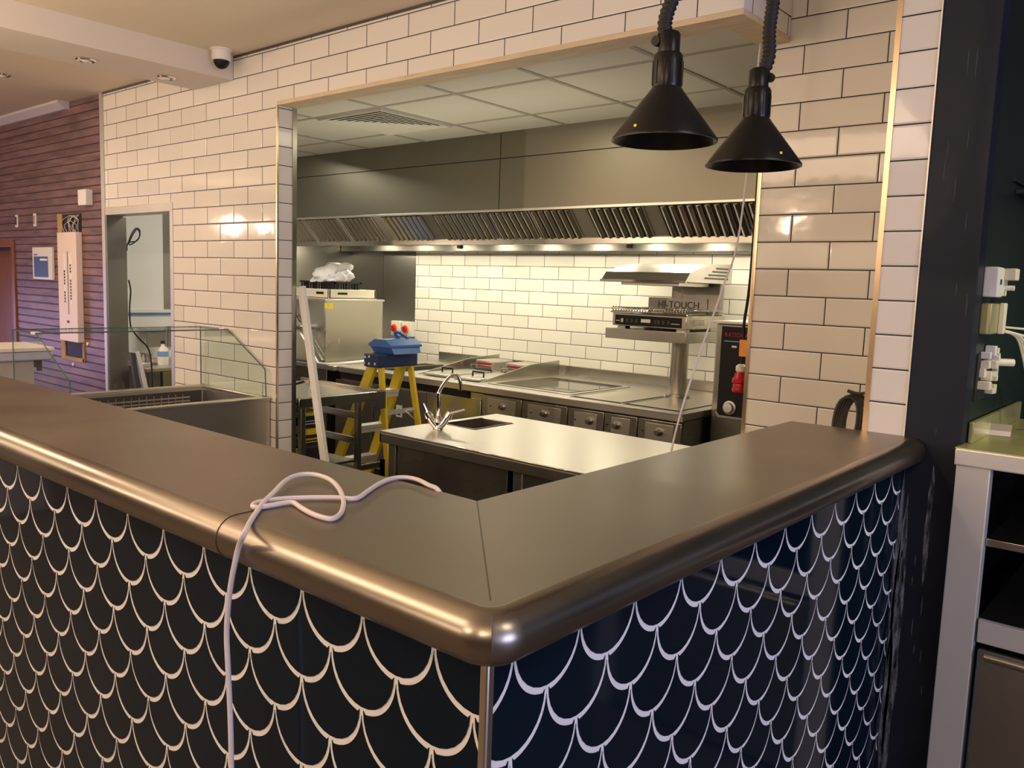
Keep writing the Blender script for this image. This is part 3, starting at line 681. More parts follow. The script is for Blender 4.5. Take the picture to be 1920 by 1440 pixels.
b = MB(); b.box(HX0, HX1, HY+.150, HY+.175, 1.866, 1.906, .003); b.build('front_channel', 'steel', hd)
b = MB(); b.box(HX0, HX1, HY+.175, YB-.14, 1.985, 2.0); b.build('inner_top', 'steel_dark', hd)
b = MB(); b.box(HX0, HX1, YB-.14, YB-.005, 1.876, 2.0, .003); b.build('rear_channel', 'steel_dark', hd)
for k in range(10):
    b = MB(); b.lathe([(.06, 0), (.06, .03)], (-6.3+.5*k, 4.95, 1.957), 20); b.build('light_fitting', 'white', hd)
for px in (862, 1181):
    c = U(px, 462, 'y', YB-.145); b = MB(); b.box(c.x-.02, c.x+.02, YB-.16, YB-.14, 1.90, 1.955, .002); b.build('catch', 'black_in', hd)
# ceiling diffuser
vt = thing('air_diffuser', 'square louvred air vent in the kitchen ceiling grid', 'vent', (-4.02, 3.45, KZ))
b = MB(); cx_, cy_ = -4.02, 3.45
b.box(cx_-.26, cx_+.26, cy_-.26, cy_+.26, KZ-.003, KZ-.001, 0, 'black_in')
b.build('backing', None, vt)
for k in range(8):
    r1 = .285-k*.036; b = MB()
    for (ra, za), (rb, zb_) in (((r1, KZ-.016), (max(r1-.014, 0), KZ-.016)), ((max(r1-.014, 0), KZ-.016), (max(r1-.034, 0), KZ-.004))):
        if ra <= 0: continue
        o_ = [(-ra, -ra), (ra, -ra), (ra, ra), (-ra, ra)]; i_ = [(-rb, -rb), (rb, -rb), (rb, rb), (-rb, rb)]
        for j in range(4):
            a_, c_ = o_[j], o_[(j+1) % 4]; d_, e_ = i_[(j+1) % 4], i_[j]
            P = [(cx_+a_[0], cy_+a_[1], za), (cx_+c_[0], cy_+c_[1], za), (cx_+d_[0], cy_+d_[1], zb_), (cx_+e_[0], cy_+e_[1], zb_)]
            if rb <= 0: P = P[:3]
            b.poly(P)
    if k == 0:
        for xa, xb, ya, yb in ((-r1, r1, -r1, -r1+.002), (-r1, r1, r1-.002, r1), (-r1, -r1+.002, -r1, r1), (r1-.002, r1, -r1, r1)): b.box(cx_+xa, cx_+xb, cy_+ya, cy_+yb, KZ-.016, KZ-.001)
    b.build('louvre', 'ctile', vt)
# ------------------------------------------------------------------ cooking range along the back wall
FY, RZ = 4.22, .90
rg = thing('cooking_range', 'long stainless cooking suite with fryers, hob and flush lids at the back wall', 'cooking range', (-3.8, 4.8, 0))
RX0, RX1 = -5.44, -2.30
b = MB()
b.box(RX0, RX1, FY+.03, YB-.005, .12, .60)
for z0, z1, x0, x1 in ((.60, .86, RX0, -5.30), (.60, .86, -4.80, -4.74), (.60, .86, -4.0, RX1)): b.box(x0, x1, FY+.03, YB-.005, z0, z1)
b.box(-5.30, -4.80, 5.0, YB-.005, .60, .86); b.box(-4.74, -4.0, 5.0, YB-.005, .6, .86); b.box(-5.30, -4.80, FY+.03, FY+.05, .6, .86); b.box(-4.74, -4.0, FY+.03, FY+.05, .6, .86)
b.build('body', 'steel', rg)
b = MB()
# top plate with two openings for wells
for x0, x1, y0, y1 in ((RX0, RX1, FY, FY+.14), (RX0, RX1, 5.02, YB-.02), (RX0, -5.26, FY+.14, 5.02), (-4.84, RX1, FY+.14, 5.02)): b.box(x0, x1, y0, y1, RZ-.045, RZ)
b.build('worktop', 'steel_top', rg)
b = MB(); b.tube([(RX0, FY, RZ-.004), (RX1, FY, RZ-.004)], .006, 8); b.build('front_lip', 'alu', rg)
b = MB(); b.box(RX0, RX1, YB-.03, YB-.004, RZ, .975, .004); b.build('upstand', 'steel', rg)
b = MB(); b.box(-5.26, -4.84, FY+.14, 5.02, .70, .72); b.box(-5.06, -5.04, FY+.14, 5.02, .72, RZ+.006); b.build('fryer_well', 'steel_dark', rg)
for gx in (-4.66, -4.02):
    b = MB(); b.prism([(gx-.006, 4.36, RZ), (gx-.006, 5.30, RZ), (gx-.006, 5.30, RZ+.115), (gx-.006, 4.95, RZ+.10)], (.012, 0, 0)); b.build('splash_guard', 'steel', rg)
for lx in (-4.60, -4.28):
    ld = MB().box(lx, lx+.25, 4.36, 4.86, RZ+.004, RZ+.022, .006).build('fryer_lid', 'steel_top', rg)
    b = MB(); b.tube([(lx+.07, 4.5, RZ+.02), (lx+.07, 4.5, RZ+.055), (lx+.18, 4.5, RZ+.055), (lx+.18, 4.5, RZ+.02)], .007, 8); b.build('handle', 'rubber', ld)
for hx in (-4.60, -4.28):
    h = MB().box(hx+.02, hx+.22, 4.92, 5.16, RZ, RZ+.095, .012).build('fryer_head', 'steel_top', rg)
    b = MB(); b.box(hx+.05, hx+.19, 4.913, 4.92, RZ+.045, RZ+.075); b.build('red_label', 'red', h)
    b = MB(); b.tube([(hx+.01, 4.90, RZ+.01), (hx+.01, 4.88, RZ+.06), (hx+.23, 4.88, RZ+.06), (hx+.23, 4.90, RZ+.01)], .006, 8); b.build('wire_handle', 'chrome', h)
    b = MB(); b.box(hx+.06, hx+.2, 4.86, 4.92, RZ+.002, RZ+.028, .004); b.build('base_block', 'rubber', h)
b = MB(); b.box(-3.93, -3.20, 4.36, 5.08, RZ, RZ+.006, .002); b.build('hob_frame', 'steel_top', rg)
b = MB(); b.box(-3.89, -3.24, 4.40, 5.04, RZ+.005, RZ+.009, .001); b.build('hob_glass', 'glassblk', rg)
for lx in (-3.15, -2.745):
    b = MB(); b.box(lx-.012, lx+.372, 4.30, 4.83, RZ-.001, RZ+.0015); b.build('lid_gap', 'black_in', rg)
    b = MB(); b.box(lx+.012, lx+.362, 4.335, 4.815, RZ, RZ+.004, .001); b.build('flush_lid', 'steel_top', rg)
b = MB(); b.box(RX0, RX1, FY+.012, FY+.03, .845, .856); b.box(RX0, -4.0, FY+.016, FY+.03, .80, .845); b.build('under_lip', 'black_in', rg)
for x0, x1 in ((-5.49, -5.02), (-5.01, -4.42)): b = MB(); b.box(x0, x1, FY+.008, FY+.03, .16, .79, .003); b.build('door', 'steel_dark', rg)
b = MB(); b.box(-4.41, -3.87, FY+.006, FY+.03, .16, .80, .003); b.build('door', 'steel', rg)
px = [-3.86, -3.50, -3.12, -2.84, -2.60, -2.305]
for i in range(5):
    x0, x1 = px[i]+.004, px[i+1]-.004
    pn = MB().box(x0, x1, FY+.006, FY+.03, .70, .842, .002).build('control_panel', 'steel', rg)
    b = MB(); b.box(x0+.05, x1-.05, FY+.003, FY+.007, .72, .825, .001); b.build('fascia_plate', 'steel_top', pn)
    kx = [-3.665, -3.305, -2.945, -2.748, -2.451][i]
    b = MB(); b.lathe([(.0, -.035), (.015, -.034), (.018, -.012), (.024, -.008), (.024, 0)], (kx, FY+.004, .777), 18, 'y'); b.build('knob', 'knob', pn)
    b = MB(); b.lathe([(.0, -.004), (.005, -.004), (.005, 0)], (max(kx-.11, x0+.02), FY+.003, .772), 8, 'y'); b.build('indicator', 'black_in', pn)
    b = MB(); b.box(x0, x1, FY+.006, FY+.03, .16, .692, .003); b.build('door', 'steel_dark', rg)
b = MB(); q_ = U(748, 771, 'y', FY+.002); b.box(q_.x-.032, q_.x+.032, FY+.002, FY+.008, q_.z-.045, q_.z+.045, 0, 'white_print'); b.prism([(q_.x-.02, FY+.001, q_.z-.03), (q_.x+.02, FY+.001, q_.z-.03), (q_.x, FY+.001, q_.z+.03)], (0, .001, 0), 'label_text'); b.build('sticker', None, rg)
for x in (-5.4, -4.4, -3.4, -2.4): b = MB(); b.tube([(x, 4.35, 0), (x, 4.35, .12)], .02, 10); b.build('foot', 'steel', rg)
# ------------------------------------------------------------------ heated gantry on its post
PX, PY = -2.72, 4.90
pt = thing('pedestal_shelf', 'round stainless post carrying a flat shelf above the flush lids', 'stand', (PX, PY, RZ))
b = MB(); b.lathe([(.085, .003), (.085, .018)], (PX, PY, RZ), 32, smooth=False); b.lathe([(.058, .018), (.058, .376)], (PX, PY, RZ), 40); b.build('post', 'steel', pt)
b = MB(); b.box(-3.115, -2.52, 4.60, 5.18, 1.276, 1.345, .003); b.build('shelf', 'steel', pt)
gr = thing('salamander_grill', 'stainless rise-and-fall grill with black control panel and canopy', 'grill', (-2.82, 4.9, 1.345))
b = MB(); b.box(-3.09, -2.54, 4.64, 5.16, 1.36, 1.445, .006); b.box(-3.06, -3.0, 4.66, 4.72, 1.345, 1.36); b.box(-2.62, -2.56, 4.66, 4.72, 1.345, 1.36); b.box(-3.06, -2.56, 5.0, 5.1, 1.345, 1.36); base = b.build('base', 'steel', gr)
b = MB(); b.box(-3.065, -2.575, 4.634, 4.641, 1.368, 1.432, .002); cp_ = b.build('control_panel', 'black_in', base)
b = MB(); b.box(-2.865, -2.795, 4.632, 4.636, 1.390, 1.412, 0, 'alu')
for k, x in enumerate((-3.01, -2.97, -2.935, -2.90, -2.76, -2.735, -2.70, -2.665)): b.box(x-.009, x+.009, 4.632, 4.636, 1.385, 1.41, 0, 'darkgrey' if k != 0 else 'cream_metal')
b.box(-3.055, -3.03, 4.632, 4.636, 1.392, 1.397, 0, 'white_print'); b.box(-2.645, -2.585, 4.632, 4.636, 1.39, 1.394, 0, 'white_print')
b.build('buttons', None, cp_)
b = MB()
for k in range(3): b.box(-2.541, -2.536, 4.72, 4.86, 1.385+k*.014, 1.391+k*.014)
b.build('side_vent', 'steel_dark', base)
b = MB()
for z in (1.455, 1.475):
    b.tube([(-3.09, 4.63, z), (-2.54, 4.63, z), (-2.54, 5.12, z), (-3.09, 5.12, z)], .004, 6, closed=True)
for k in range(27): x = -3.08+k*.0205; b.tube([(x, 4.63, 1.448), (x, 4.63, 1.488)], .004, 5); b.tube([(x, 4.63, 1.478), (x, 5.12, 1.478)], .003, 5)
b.box(-3.095, -2.535, 4.62, 4.64, 1.445, 1.455)
b.build('grid_rack', 'chrome', gr)
b = MB(); b.box(-2.94, -2.86, 5.14, 5.16, 1.445, 1.66); b.box(-2.85, -2.75, 5.13, 5.15, 1.445, 1.66); b.box(-2.74, -2.56, 5.10, 5.16, 1.445, 1.66, .003); b.box(U(1216, 566, 'y', 5.09).x, U(1326, 566, 'y', 5.09).x, 5.09, 5.10, 1.445, 1.55); cl = b.build('lift_column', 'steel_dark', gr)
text('lettering', 'HI-TOUCH', .066, (U(1272, 566, 'y', 5.088).x, 5.088, 1.503), (1, 0, 0), (0, 0, 1), 'label_text', cl)
b = MB()
cv = [(-3.15, 4.58, 1.660), (-3.15, 4.63, 1.712), (-3.15, 4.78, 1.750), (-3.15, 4.95, 1.775), (-3.15, 5.20, 1.785), (-3.15, 5.20, 1.655), (-3.15, 4.62, 1.655)]
b.prism(cv, (.62, 0, 0), 'steel_satin'); cn = b.build('canopy', None, gr)
b = MB(); b.bar((-3.155, 4.577, 1.655), (-2.525, 4.577, 1.655), .016, .014); b.build('front_rail', 'chrome', cn)
b = MB()
for k in range(4): b.box(-2.531, -2.527, 4.82+k*.05, 5.14, 1.68+k*.022, 1.690+k*.022)
b.build('vent_slots', 'filter_dark', cn)
b = MB(); b.box(-3.05, -2.62, 4.66, 5.06, 1.628, 1.655, .004); b.build('heating_plate', 'steel_top', cn)
# ------------------------------------------------------------------ combi oven, red plug
ov = thing('combi_oven', 'tall stainless combi oven with a black control strip and round knob', 'oven', (-1.9, 4.85, 0))
b = MB(); b.box(-2.27, -1.46, 4.50, 5.25, .12, 1.42, .012); b.build('cabinet', 'steel', ov)
b = MB(); b.box(-2.29, -1.45, 4.48, 5.26, 1.42, 1.435, .004); b.build('lid', 'white', ov)
b = MB(); P = [(-2.225, 4.498, .90), (-2.21, 4.498, .885), (-2.03, 4.498, .885), (-2.03, 4.498, 1.405), (-2.225, 4.498, 1.405)]; b.prism(P, (0, -.010, 0)); cp_ = b.build('control_panel', 'black_in', ov)
b = MB(); b.prism([(-2.236, 4.49, .90), (-2.216, 4.49, .872), (-2.02, 4.49, .872), (-2.02, 4.49, .884), (-2.208, 4.49, .884), (-2.226, 4.49, .905)], (0, -.006, 0)); b.build('panel_rim', 'steel_top', ov)
text('lettering', 'RATIONAL', .034, (-2.205, 4.486, 1.358), (1, 0, 0), (0, 0, 1), 'red', cp_, align='LEFT')
b = MB(); b.box(-2.155, -2.125, 4.484, 4.49, 1.285, 1.297, 0, 'white_print'); b.box(-2.205, -2.06, 4.485, 4.49, 1.318, 1.324, 0, 'sky_blue'); b.build('display', None, cp_)
b = MB(); b.lathe([(.0, -.030), (.026, -.028), (.031, -.02), (.031, -.010), (.040, -.006), (.040, 0)], (-2.146, 4.488, .935), 28, 'y'); b.build('knob', 'alu', ov)
b = MB(); b.box(-1.97, -1.50, 4.47, 4.50, .30, 1.38, .01); b.build('door', 'steel', ov)
for x in (-2.2, -1.55): b = MB(); b.tube([(x, 4.6, 0), (x, 4.6, .12)], .022, 10); b.build('foot', 'steel', ov)
pg = thing('red_power_plug', 'red industrial plug hanging in front of the oven from a dark cable', 'plug', (-1.94, 4.0, 1.05))
c = U(1388, 715, 'y', 4.02)
b = MB(); b.lathe([(.036, -.055), (.040, -.045), (.034, -.012), (.043, -.006), (.043, .012), (.034, .018), (.026, .045), (.018, .050)], c, 20); b.build('body', 'red', pg)
b = MB(); b.lathe([(.020, .048), (.027, .055), (.027, .078), (.012, .090)], c, 16); b.build('collar', 'white', pg)
b = MB(); b.tube(catmull([c+Vector((0, 0, .085)), c+Vector((.004, 0, .18)), c+Vector((.0, 0, .30)), c+Vector((.02, -.01, .48)), c+Vector((.03, -.02, .8)), c+Vector((.03, -.02, 1.47))], 6), .008, 8); b.build('cable', 'rubber', pg)
b = MB(); b.box(c.x-.012, c.x+.028, c.y-.012, c.y-.009, c.z+.13, c.z+.215); b.build('orange_tag', 'orange', pg)
# ------------------------------------------------------------------ island with sink
il = thing('sink_island', 'stainless island table with inset sink in the kitchen opening', 'worktable', (-2.2, 2.95, 0))
IX0, IX1, IY0, IY1 = -2.975, -1.45, 2.55, 3.38
sx0, sx1, sy0, sy1 = -2.93, -2.70, 2.91, 3.21
b = MB()
for x0, x1, y0, y1 in ((IX0, IX1, IY0, sy0), (IX0, IX1, sy1, IY1), (IX0, sx0, sy0, sy1), (sx1, IX1, sy0, sy1)): b.box(x0, x1, y0, y1, RZ-.012, RZ)
b.build('worktop', 'steel_top', il)
b = MB()
for x0, x1, y0, y1 in ((IX0, IX1, IY0, IY0+.012), (IX0, IX1, IY1-.012, IY1), (IX0, IX0+.012, IY0, IY1), (IX1-.012, IX1, IY0, IY1)): b.box(x0, x1, y0, y1, RZ-.055, RZ-.011, .002)
b.build('apron', 'steel_dark', il)
b = MB(); t = .004
for x0, x1, y0, y1 in ((sx0, sx0+t, sy0, sy1), (sx1-t, sx1, sy0, sy1), (sx0, sx1, sy0, sy0+t), (sx0, sx1, sy1-t, sy1)): b.box(x0, x1, y0, y1, RZ-.18, RZ-.001)
b.box(sx0, sx1, sy0, sy1, RZ-.185, RZ-.18); sk = b.build('sink_bowl', 'steel_dark', il)
b = MB(); b.tube([(sx0+.01, sy0+.01, RZ+.001), (sx1-.01, sy0+.01, RZ+.001), (sx1-.01, sy1-.01, RZ+.001), (sx0+.01, sy1-.01, RZ+.001)], .004, 6, closed=True); b.build('sink_rim', 'chrome', sk)
for x, y in ((IX0+.03, IY0+.03), (-2.17, IY0+.03), (IX1-.06, IY0+.03), (IX0+.03, IY1-.06), (IX1-.06, IY1-.06)): b = MB(); b.box(x, x+.05, y, y+.04, 0, RZ-.012, .003); b.build('leg', 'steel_dark', il)
b = MB(); b.box(IX0+.10, -2.20, IY0+.03, IY1-.06, .30, .845, .002); b.build('cupboard', 'steel', il)
b = MB(); b.box(-2.12, IX1-.06, IY0+.03, IY1-.06, .30, .845, .002); b.build('cupboard', 'steel', il)
b = MB(); b.box(IX0+.03, IX1-.03, IY0+.04, IY1-.04, .27, .30, .003); b.build('undershelf', 'steel_dark', il)
b = MB(); b.tube([(IX0, IY0, RZ-.003), (IX1, IY0, RZ-.003)], .003, 6); b.tube([(IX0, IY0, RZ-.003), (IX0, IY1, RZ-.003)], .003, 6); b.build('edge_bead', 'chrome', il)
tp = thing('mixer_tap', 'chrome swan-neck mixer tap with two levers beside the island sink', 'tap', (-2.80, 2.80, RZ))
c = Vector((-2.818, 2.78, RZ)); T2 = Vector((-.02, .10, 0)).normalized(); R2 = Vector((.75, .66, 0))
b = MB(); b.lathe([(.024, 0), (.024, .006), (.019, .012), (.018, .045), (.021, .055), (.013, .065), (.010, .07), (.010, .165), (.011, .168), (.011, .180), (.0085, .183)], c, 20)
sw = [c+Vector((0, 0, .18)), c+R2*.012+Vector((0, 0, .205)), c+R2*.045+Vector((0, 0, .255)), c+R2*.068+Vector((0, 0, .268)), c+R2*.092+Vector((0, 0, .258)), c+R2*.102+Vector((0, 0, .225)), c+R2*.103+Vector((0, 0, .192))]
b.tube(catmull(sw, 6), .0085, 12); b.build('spout', 'chrome', tp)
for s_ in (-1, 1):
    d = R2*s_
    b = MB(); b.tube([c+Vector((0, 0, .015))+d*.008, c+d*.028+Vector((0, 0, .035)), c+d*.045+Vector((0, 0, .065))], [.017, .016, .014], 12)
    b.tube([c+d*.043+Vector((0, 0, .060)), c+d*.056+Vector((0, 0, .082))], [.021, .017], 14)
    tip = d*(.125 if s_ > 0 else .075)+Vector((0, 0, .10 if s_ > 0 else .125))
    b.tube([c+d*.052+Vector((0, 0, .078)), c+tip], [.007, .006], 8); b.build('lever', 'chrome', tp)
# ------------------------------------------------------------------ sink table with rack, left
st = thing('rack_table', 'stainless sink table with open rack rails beneath, at the opening edge', 'worktable', (-4.4, 3.2, 0))
TX0, TX1, TY0, TY1 = -4.95, -4.055, 2.86, 3.52
b = MB(); b.box(TX0, -4.07, TY0, TY1-.02, .862, .876); b.build('tabletop', 'steel_top', st)
b = MB()
for x0, x1, y0, y1 in ((TX1-.02, TX1, TY0, TY1), (TX0, TX1, TY0, TY0+.02), (TX0, TX1, TY1-.02, TY1)): b.box(x0, x1, y0, y1, .84, .902, .006)
b.build('raised_rim', 'steel', st)
b = MB(); b.box(TX1-.05, TX1+.002, TY1-.075, TY1+.002, .785, .90, .003); b.build('corner_bracket', 'steel_dark', st)
for x, y in ((-4.095, 3.30), (-4.78, 3.30), (-4.095, 2.88), (-4.78, 2.88)): b = MB(); b.box(x, x+.034, y, y+.034, 0, .86, .003); b.build('leg', 'steel', st)
for z in (.76, .60, .42, .27):
    b = MB(); b.box(-4.78, -4.07, 3.305, 3.325, z-.022, z+.012); b.box(-4.78, -4.07, 3.295, 3.345, z-.024, z-.020); b.build('rack_rail', 'steel', st)
for z in (.42, .30): b = MB(); b.box(-4.085, -4.065, 3.32, 3.52, z-.02, z+.015); b.box(-4.075, -4.05, 3.50, 3.52, .28, .45); b.build('rack_rail', 'steel', st)
b = MB(); b.box(-4.78, -4.08, 2.88, 3.30, .46, .475); b.build('undershelf', 'steel', st)
def pillar_tap(x, y, lab):
    t_ = thing('pillar_tap', lab, 'tap', (x, y, .876), 'taps on the rack table')
    b = MB(); b.lathe([(.020, 0), (.018, .01), (.011, .02), (.010, .06), (.016, .066), (.012, .075)], (x, y, .876), 16)
    b.tube(catmull([(x, y, .925), (x-.03, y-.03, .945), (x-.07, y-.06, .94), (x-.085, y-.075, .925)], 4), .008, 8); b.build('spout', 'chrome', t_)
    b = MB(); b.tube([(x-.005, y-.005, .95), (x+.055, y+.05, .975)], .007, 8); b.tube([(x-.02, y+.02, .952), (x+.02, y-.02, .952)], .006, 8); b.build('lever', 'rubber', t_)
pillar_tap(-4.36, 3.16, 'chrome tap with dark lever on the rack table, right of the leaning board')
pillar_tap(-4.27, 2.96, 'chrome tap on the rack table, close behind the tiled edge')
# site radio on the shelf
rd = thing('site_radio', 'yellow and black site radio under the rack table', 'radio', (-4.22, 3.0, .475))
b = MB(); b.box(-4.40, -4.14, 2.93, 3.10, .49, .80, .02, 'yellow'); b.build('body', None, rd)
b = MB(); b.box(-4.415, -4.125, 2.915, 3.115, .475, .60, .02, 'rubber'); b.build('roll_cage', None, rd)
b = MB(); b.box(-4.41, -4.13, 2.905, 2.93, .555, .585, .008, 'yellow_lab'); b.build('yellow_bar', None, rd)
b = MB(); b.box(-4.38, -4.15, 2.922, 2.932, .72, .765, .002, 'rubber'); b.box(-4.34, -4.17, 2.918, 2.924, .732, .738, 0, 'alu'); b.box(-4.34, -4.17, 2.918, 2.924, .744, .748, 0, 'alu')
for k in range(5): b.box(-4.36+k*.042, -4.335+k*.042, 2.922, 2.932, .65, .67, 0, 'rubber')
for k in range(3): b.box(-4.38, -4.15, 2.922, 2.932, .605+k*.012, .611+k*.012, 0, 'rubber')
for z0_, z1_, m_ in ((.70, .775, 'rubber'), (.64, .66, 'rubber'), (.60, .612, 'rubber'), (.62, .628, 'rubber')): b.box(-4.141, -4.134, 2.945, 3.085, z0_, z1_, .002, m_)
b.box(-4.134, -4.131, 2.96, 3.07, .725, .732, 0, 'alu'); b.box(-4.134, -4.131, 2.96, 3.07, .742, .748, 0, 'alu')
b.build('front_panel', None, rd)
# leaning white board
b = MB(); a_, c_ = U(590, 858, 'y', 2.80), U(563, 655, 'y', 2.80)
dx = (c_.x-a_.x)/(c_.z-a_.z); z0, z1 = 0, 1.55
x_at = lambda z: a_.x+.012+(z-a_.z)*dx
b.bar((x_at(z0), 2.856, z0), (x_at(z1), 2.856, z1), .022, .052, up=(1, 0, .1))
tag(b.build('leaning_board', 'wallwhite'), 'long white batten leaning beside the tiled opening edge', 'batten')
# ------------------------------------------------------------------ step ladder with tool tray
ld = thing('step_ladder', 'yellow fibreglass step ladder with dark blue cap', 'ladder', (-4.5, 3.9, 0))
yn, yf = 3.66, 3.92
topz = 1.03
def lp(px, py, y): return U(px, py, 'y', y)
nT, nB = lp(702, 686, yn), lp(632, 868, yn-.03)
d = (nB-nT); nB = nT+d*(nT.z/(nT.z-nB.z)); fT = nT+Vector((0, yf-yn, 0)); fB = nB+Vector((.0, yf-yn+.10, 0))
nB.z = fB.z = 0
for a_, c_, w in ((nT, nB, 1), (fT, fB, 1)): b = MB(); b.bar(c_, a_+Vector((0, 0, .03)), .028, .078, up=(1, 0, 0)); b.build('wide_rail', 'yellow', ld)
rT = nT+Vector((.065, 0, 0)); q = lp(727, 880, yn-.02); rB = rT+(q-rT)*(rT.z/(rT.z-q.z)); rB.z = 0
rT2 = rT+Vector((0, yf-yn, 0)); rB2 = rB+Vector((0, yf-yn+.10, 0))
for a_, c_ in ((rT, rB), (rT2, rB2)): b = MB(); b.bar(c_, a_+Vector((0, 0, .03)), .022, .042, up=(1, 0, 0)); b.build('narrow_rail', 'yellow', ld)
def on(a_, c_, z): return c_+(a_-c_)*((z-c_.z)/(a_.z-c_.z))
for z in (.835, .575, .325, .08):
    b = MB(); p, q = on(nT, nB, z), on(fT, fB, z); b.bar(p, q, .085, .022, m='alu'); b.bar(p+Vector((.035, 0, -.018)), q+Vector((.035, 0, -.018)), .004, .045, m='alu'); b.build('tread', None, ld)
for z in (.72, .45, .2):
    b = MB(); p, q = on(rT, rB, z), on(rT2, rB2, z); b.bar(p, q, .006, .032, m='alu'); b.bar(q+Vector((0, -.01, 0)), q+Vector((0, -.09, -.0)), .02, .006, m='alu'); b.tube([q+Vector((0, -.10, 0)), q+Vector((0, -.01, -.07))], .006, 6, 'alu'); b.build('rear_brace', None, ld)
b = MB(); cxm = nT.x+.035; b.box(cxm-.09, cxm+.065, yn-.05, yf+.045, nT.z-.005, nT.z+.085, .010, 'blue_dark')
cap = b.build('top_cap', None, ld)
b = MB()
for x, z in ((-.07, .06), (-.03, .065), (-.08, .02), (-.03, .018), (.03, .02)): b.lathe([(0, -.004), (.009, -.003), (.009, 0)], (cxm+x, yn-.05, nT.z+z), 10, 'y')
b.build('rivets', 'alu', cap)
b = MB(); w0 = on(nT, nB, .72)+Vector((.0, -.016, 0)); b.bar(w0+Vector((.01, 0, .09)), w0+Vector((-.01, 0, .0)), .003, .03, up=(1, 0, 0), m='white_print'); b.build('warning_label', None, ld)
tz = nT.z+.085
tt = thing('tool_caddy', 'bright blue plastic tool box with carry handle on the ladder top', 'tool box', (cxm, 3.86, tz))
ty0, ty1 = 3.69, 3.95
b = MB(); b.prism([(cxm-.10, ty0+.02, tz), (cxm-.10, ty1, tz), (cxm-.115, ty1, tz+.045), (cxm-.115, ty0, tz+.045)], (.21, 0, 0), 'blue'); b.build('tray', None, tt)
b = MB(); b.prism([(cxm-.125, ty0-.01, tz+.045), (cxm+.105, ty0-.01, tz+.045), (cxm+.105, ty0-.01, tz+.06), (cxm+.05, ty0-.01, tz+.095), (cxm-.06, ty0-.01, tz+.095), (cxm-.125, ty0-.01, tz+.06)], (0, ty1-ty0+.02, 0), 'blue'); b.build('lid', None, tt)
b = MB(); b.tube(catmull([(cxm-.01, 3.86, tz+.085), (cxm-.015, 3.83, tz+.12), (cxm-.01, 3.82, tz+.14), (cxm+.005, 3.86, tz+.13), (cxm+.02, 3.93, tz+.085)], 5), .011, 8, 'blue'); b.build('carry_handle', None, tt)
# ------------------------------------------------------------------ pass-through dishwasher
dw = thing('dishwasher', 'tall stainless pass-through dishwasher with lifting hood and handle rail', 'dishwasher', (-5.9, 4.55, 0))
DX0, DX1, DY0, DY1 = -6.28, -5.604, 4.205, 4.82
b = MB(); b.box(DX0, DX1, DY0, DY1, .905, 1.425, .006); hood_ = b.build('hood', 'steel', dw)
b = MB(); b.box(DX0-.01, DX1+.01, DY0-.01, DY1+.01, 1.418, 1.436, .004); b.build('hood_top', 'steel_top', dw)
b = MB(); b.box(DX0, DX1+.0, DY0+.02, DY1, .12, .86, .004); b.build('cabinet', 'steel_dark', dw)
b = MB(); b.box(DX0-.02, -5.445, DY0-.03, DY1+.3, .86, .90, .004); b.build('table', 'steel_top', dw)
b = MB(); b.tube([(-6.10, DY0-.09, 1.33), (-5.86, DY0-.09, 1.19), (-5.60, DY0-.07, .915), (-5.53, DY0-.02, .905), (-5.52, DY1, .925)], .011, 10); b.build('handle_rail', 'alu', dw)
b = MB(); b.tube([(-5.99, DY0-.015, 1.29), (-5.61, DY0-.015, .935)], .009, 8); b.tube([(-5.86, DY0-.09, 1.19), (-5.86, DY0-.0, 1.19)], .02, 10); b.tube([(-5.87, DY0-.11, 1.19), (-5.80, DY0-.09, 1.18)], .022, 12); b.build('handle_bracket', 'chrome', dw)
b = MB(); b.box(-5.595, -5.590, 0, 0, 0, 0) if False else None
b = MB(); b.box(-5.565-.045, -5.53-.045, DY0-.002, DY0+.0, 1.36, 1.40); b.box(-5.605, -5.602, DY0+.03, DY0+.075, 1.355, 1.405, 0); b.build('yellow_sticker', 'yellow_lab', hood_)
for x in (DX0+.05, DX1-.05): b = MB(); b.tube([(x, DY0+.08, 0), (x, DY0+.08, .12)], .02, 10); b.build('foot', 'steel', dw)
rk = thing('dish_rack', 'white plastic dish rack lying on top of the dishwasher', 'dish rack', (-5.95, 4.5, 1.436))
b = MB(); rx0, rx1, ry0, ry1 = -6.25, -5.63, 4.26, 4.76
for x0, x1, y0, y1 in ((rx0, rx1, ry0, ry0+.02), (rx0, rx1, ry1-.02, ry1), (rx0, rx0+.02, ry0, ry1), (rx1-.02, rx1, ry0, ry1)): b.box(x0, x1, y0, y1, 1.436, 1.515, .004)
b.box(rx0, rx1, ry0, ry1, 1.436, 1.446); b.build('frame', 'cream', rk)
for x0 in (-6.05, -5.80): b = MB(); b.box(x0, x0+.10, ry0-.002, ry0+.002, 1.472, 1.492); b.box(rx1-.002, rx1+.002, 4.35, 4.45, 1.472, 1.49) if x0 > -5.9 else None; b.build('grip_slot', 'black_in', rk)
bk = thing('cutlery_basket', 'black slatted basket standing in the white dish rack', 'basket', (-5.92, 4.5, 1.446))
b = MB()
for k in range(16):
    x = -6.15+k*.030
    for y in (4.36, 4.62): b.box(x, x+.012, y, y+.008, 1.446, 1.575)
for k in range(9):
    y = 4.365+k*.030
    for x in (-6.16, -5.69): b.box(x, x+.008, y, y+.012, 1.446, 1.575)
b.box(-6.16, -5.68, 4.355, 4.632, 1.446, 1.456)
for z in (1.565,):
    for x0, x1, y0, y1 in ((-6.165, -5.675, 4.352, 4.368), (-6.165, -5.675, 4.62, 4.636), (-6.165, -6.15, 4.352, 4.636), (-5.69, -5.675, 4.352, 4.636)): b.box(x0, x1, y0, y1, z, z+.014)
b.build('lattice', 'rubber', bk)
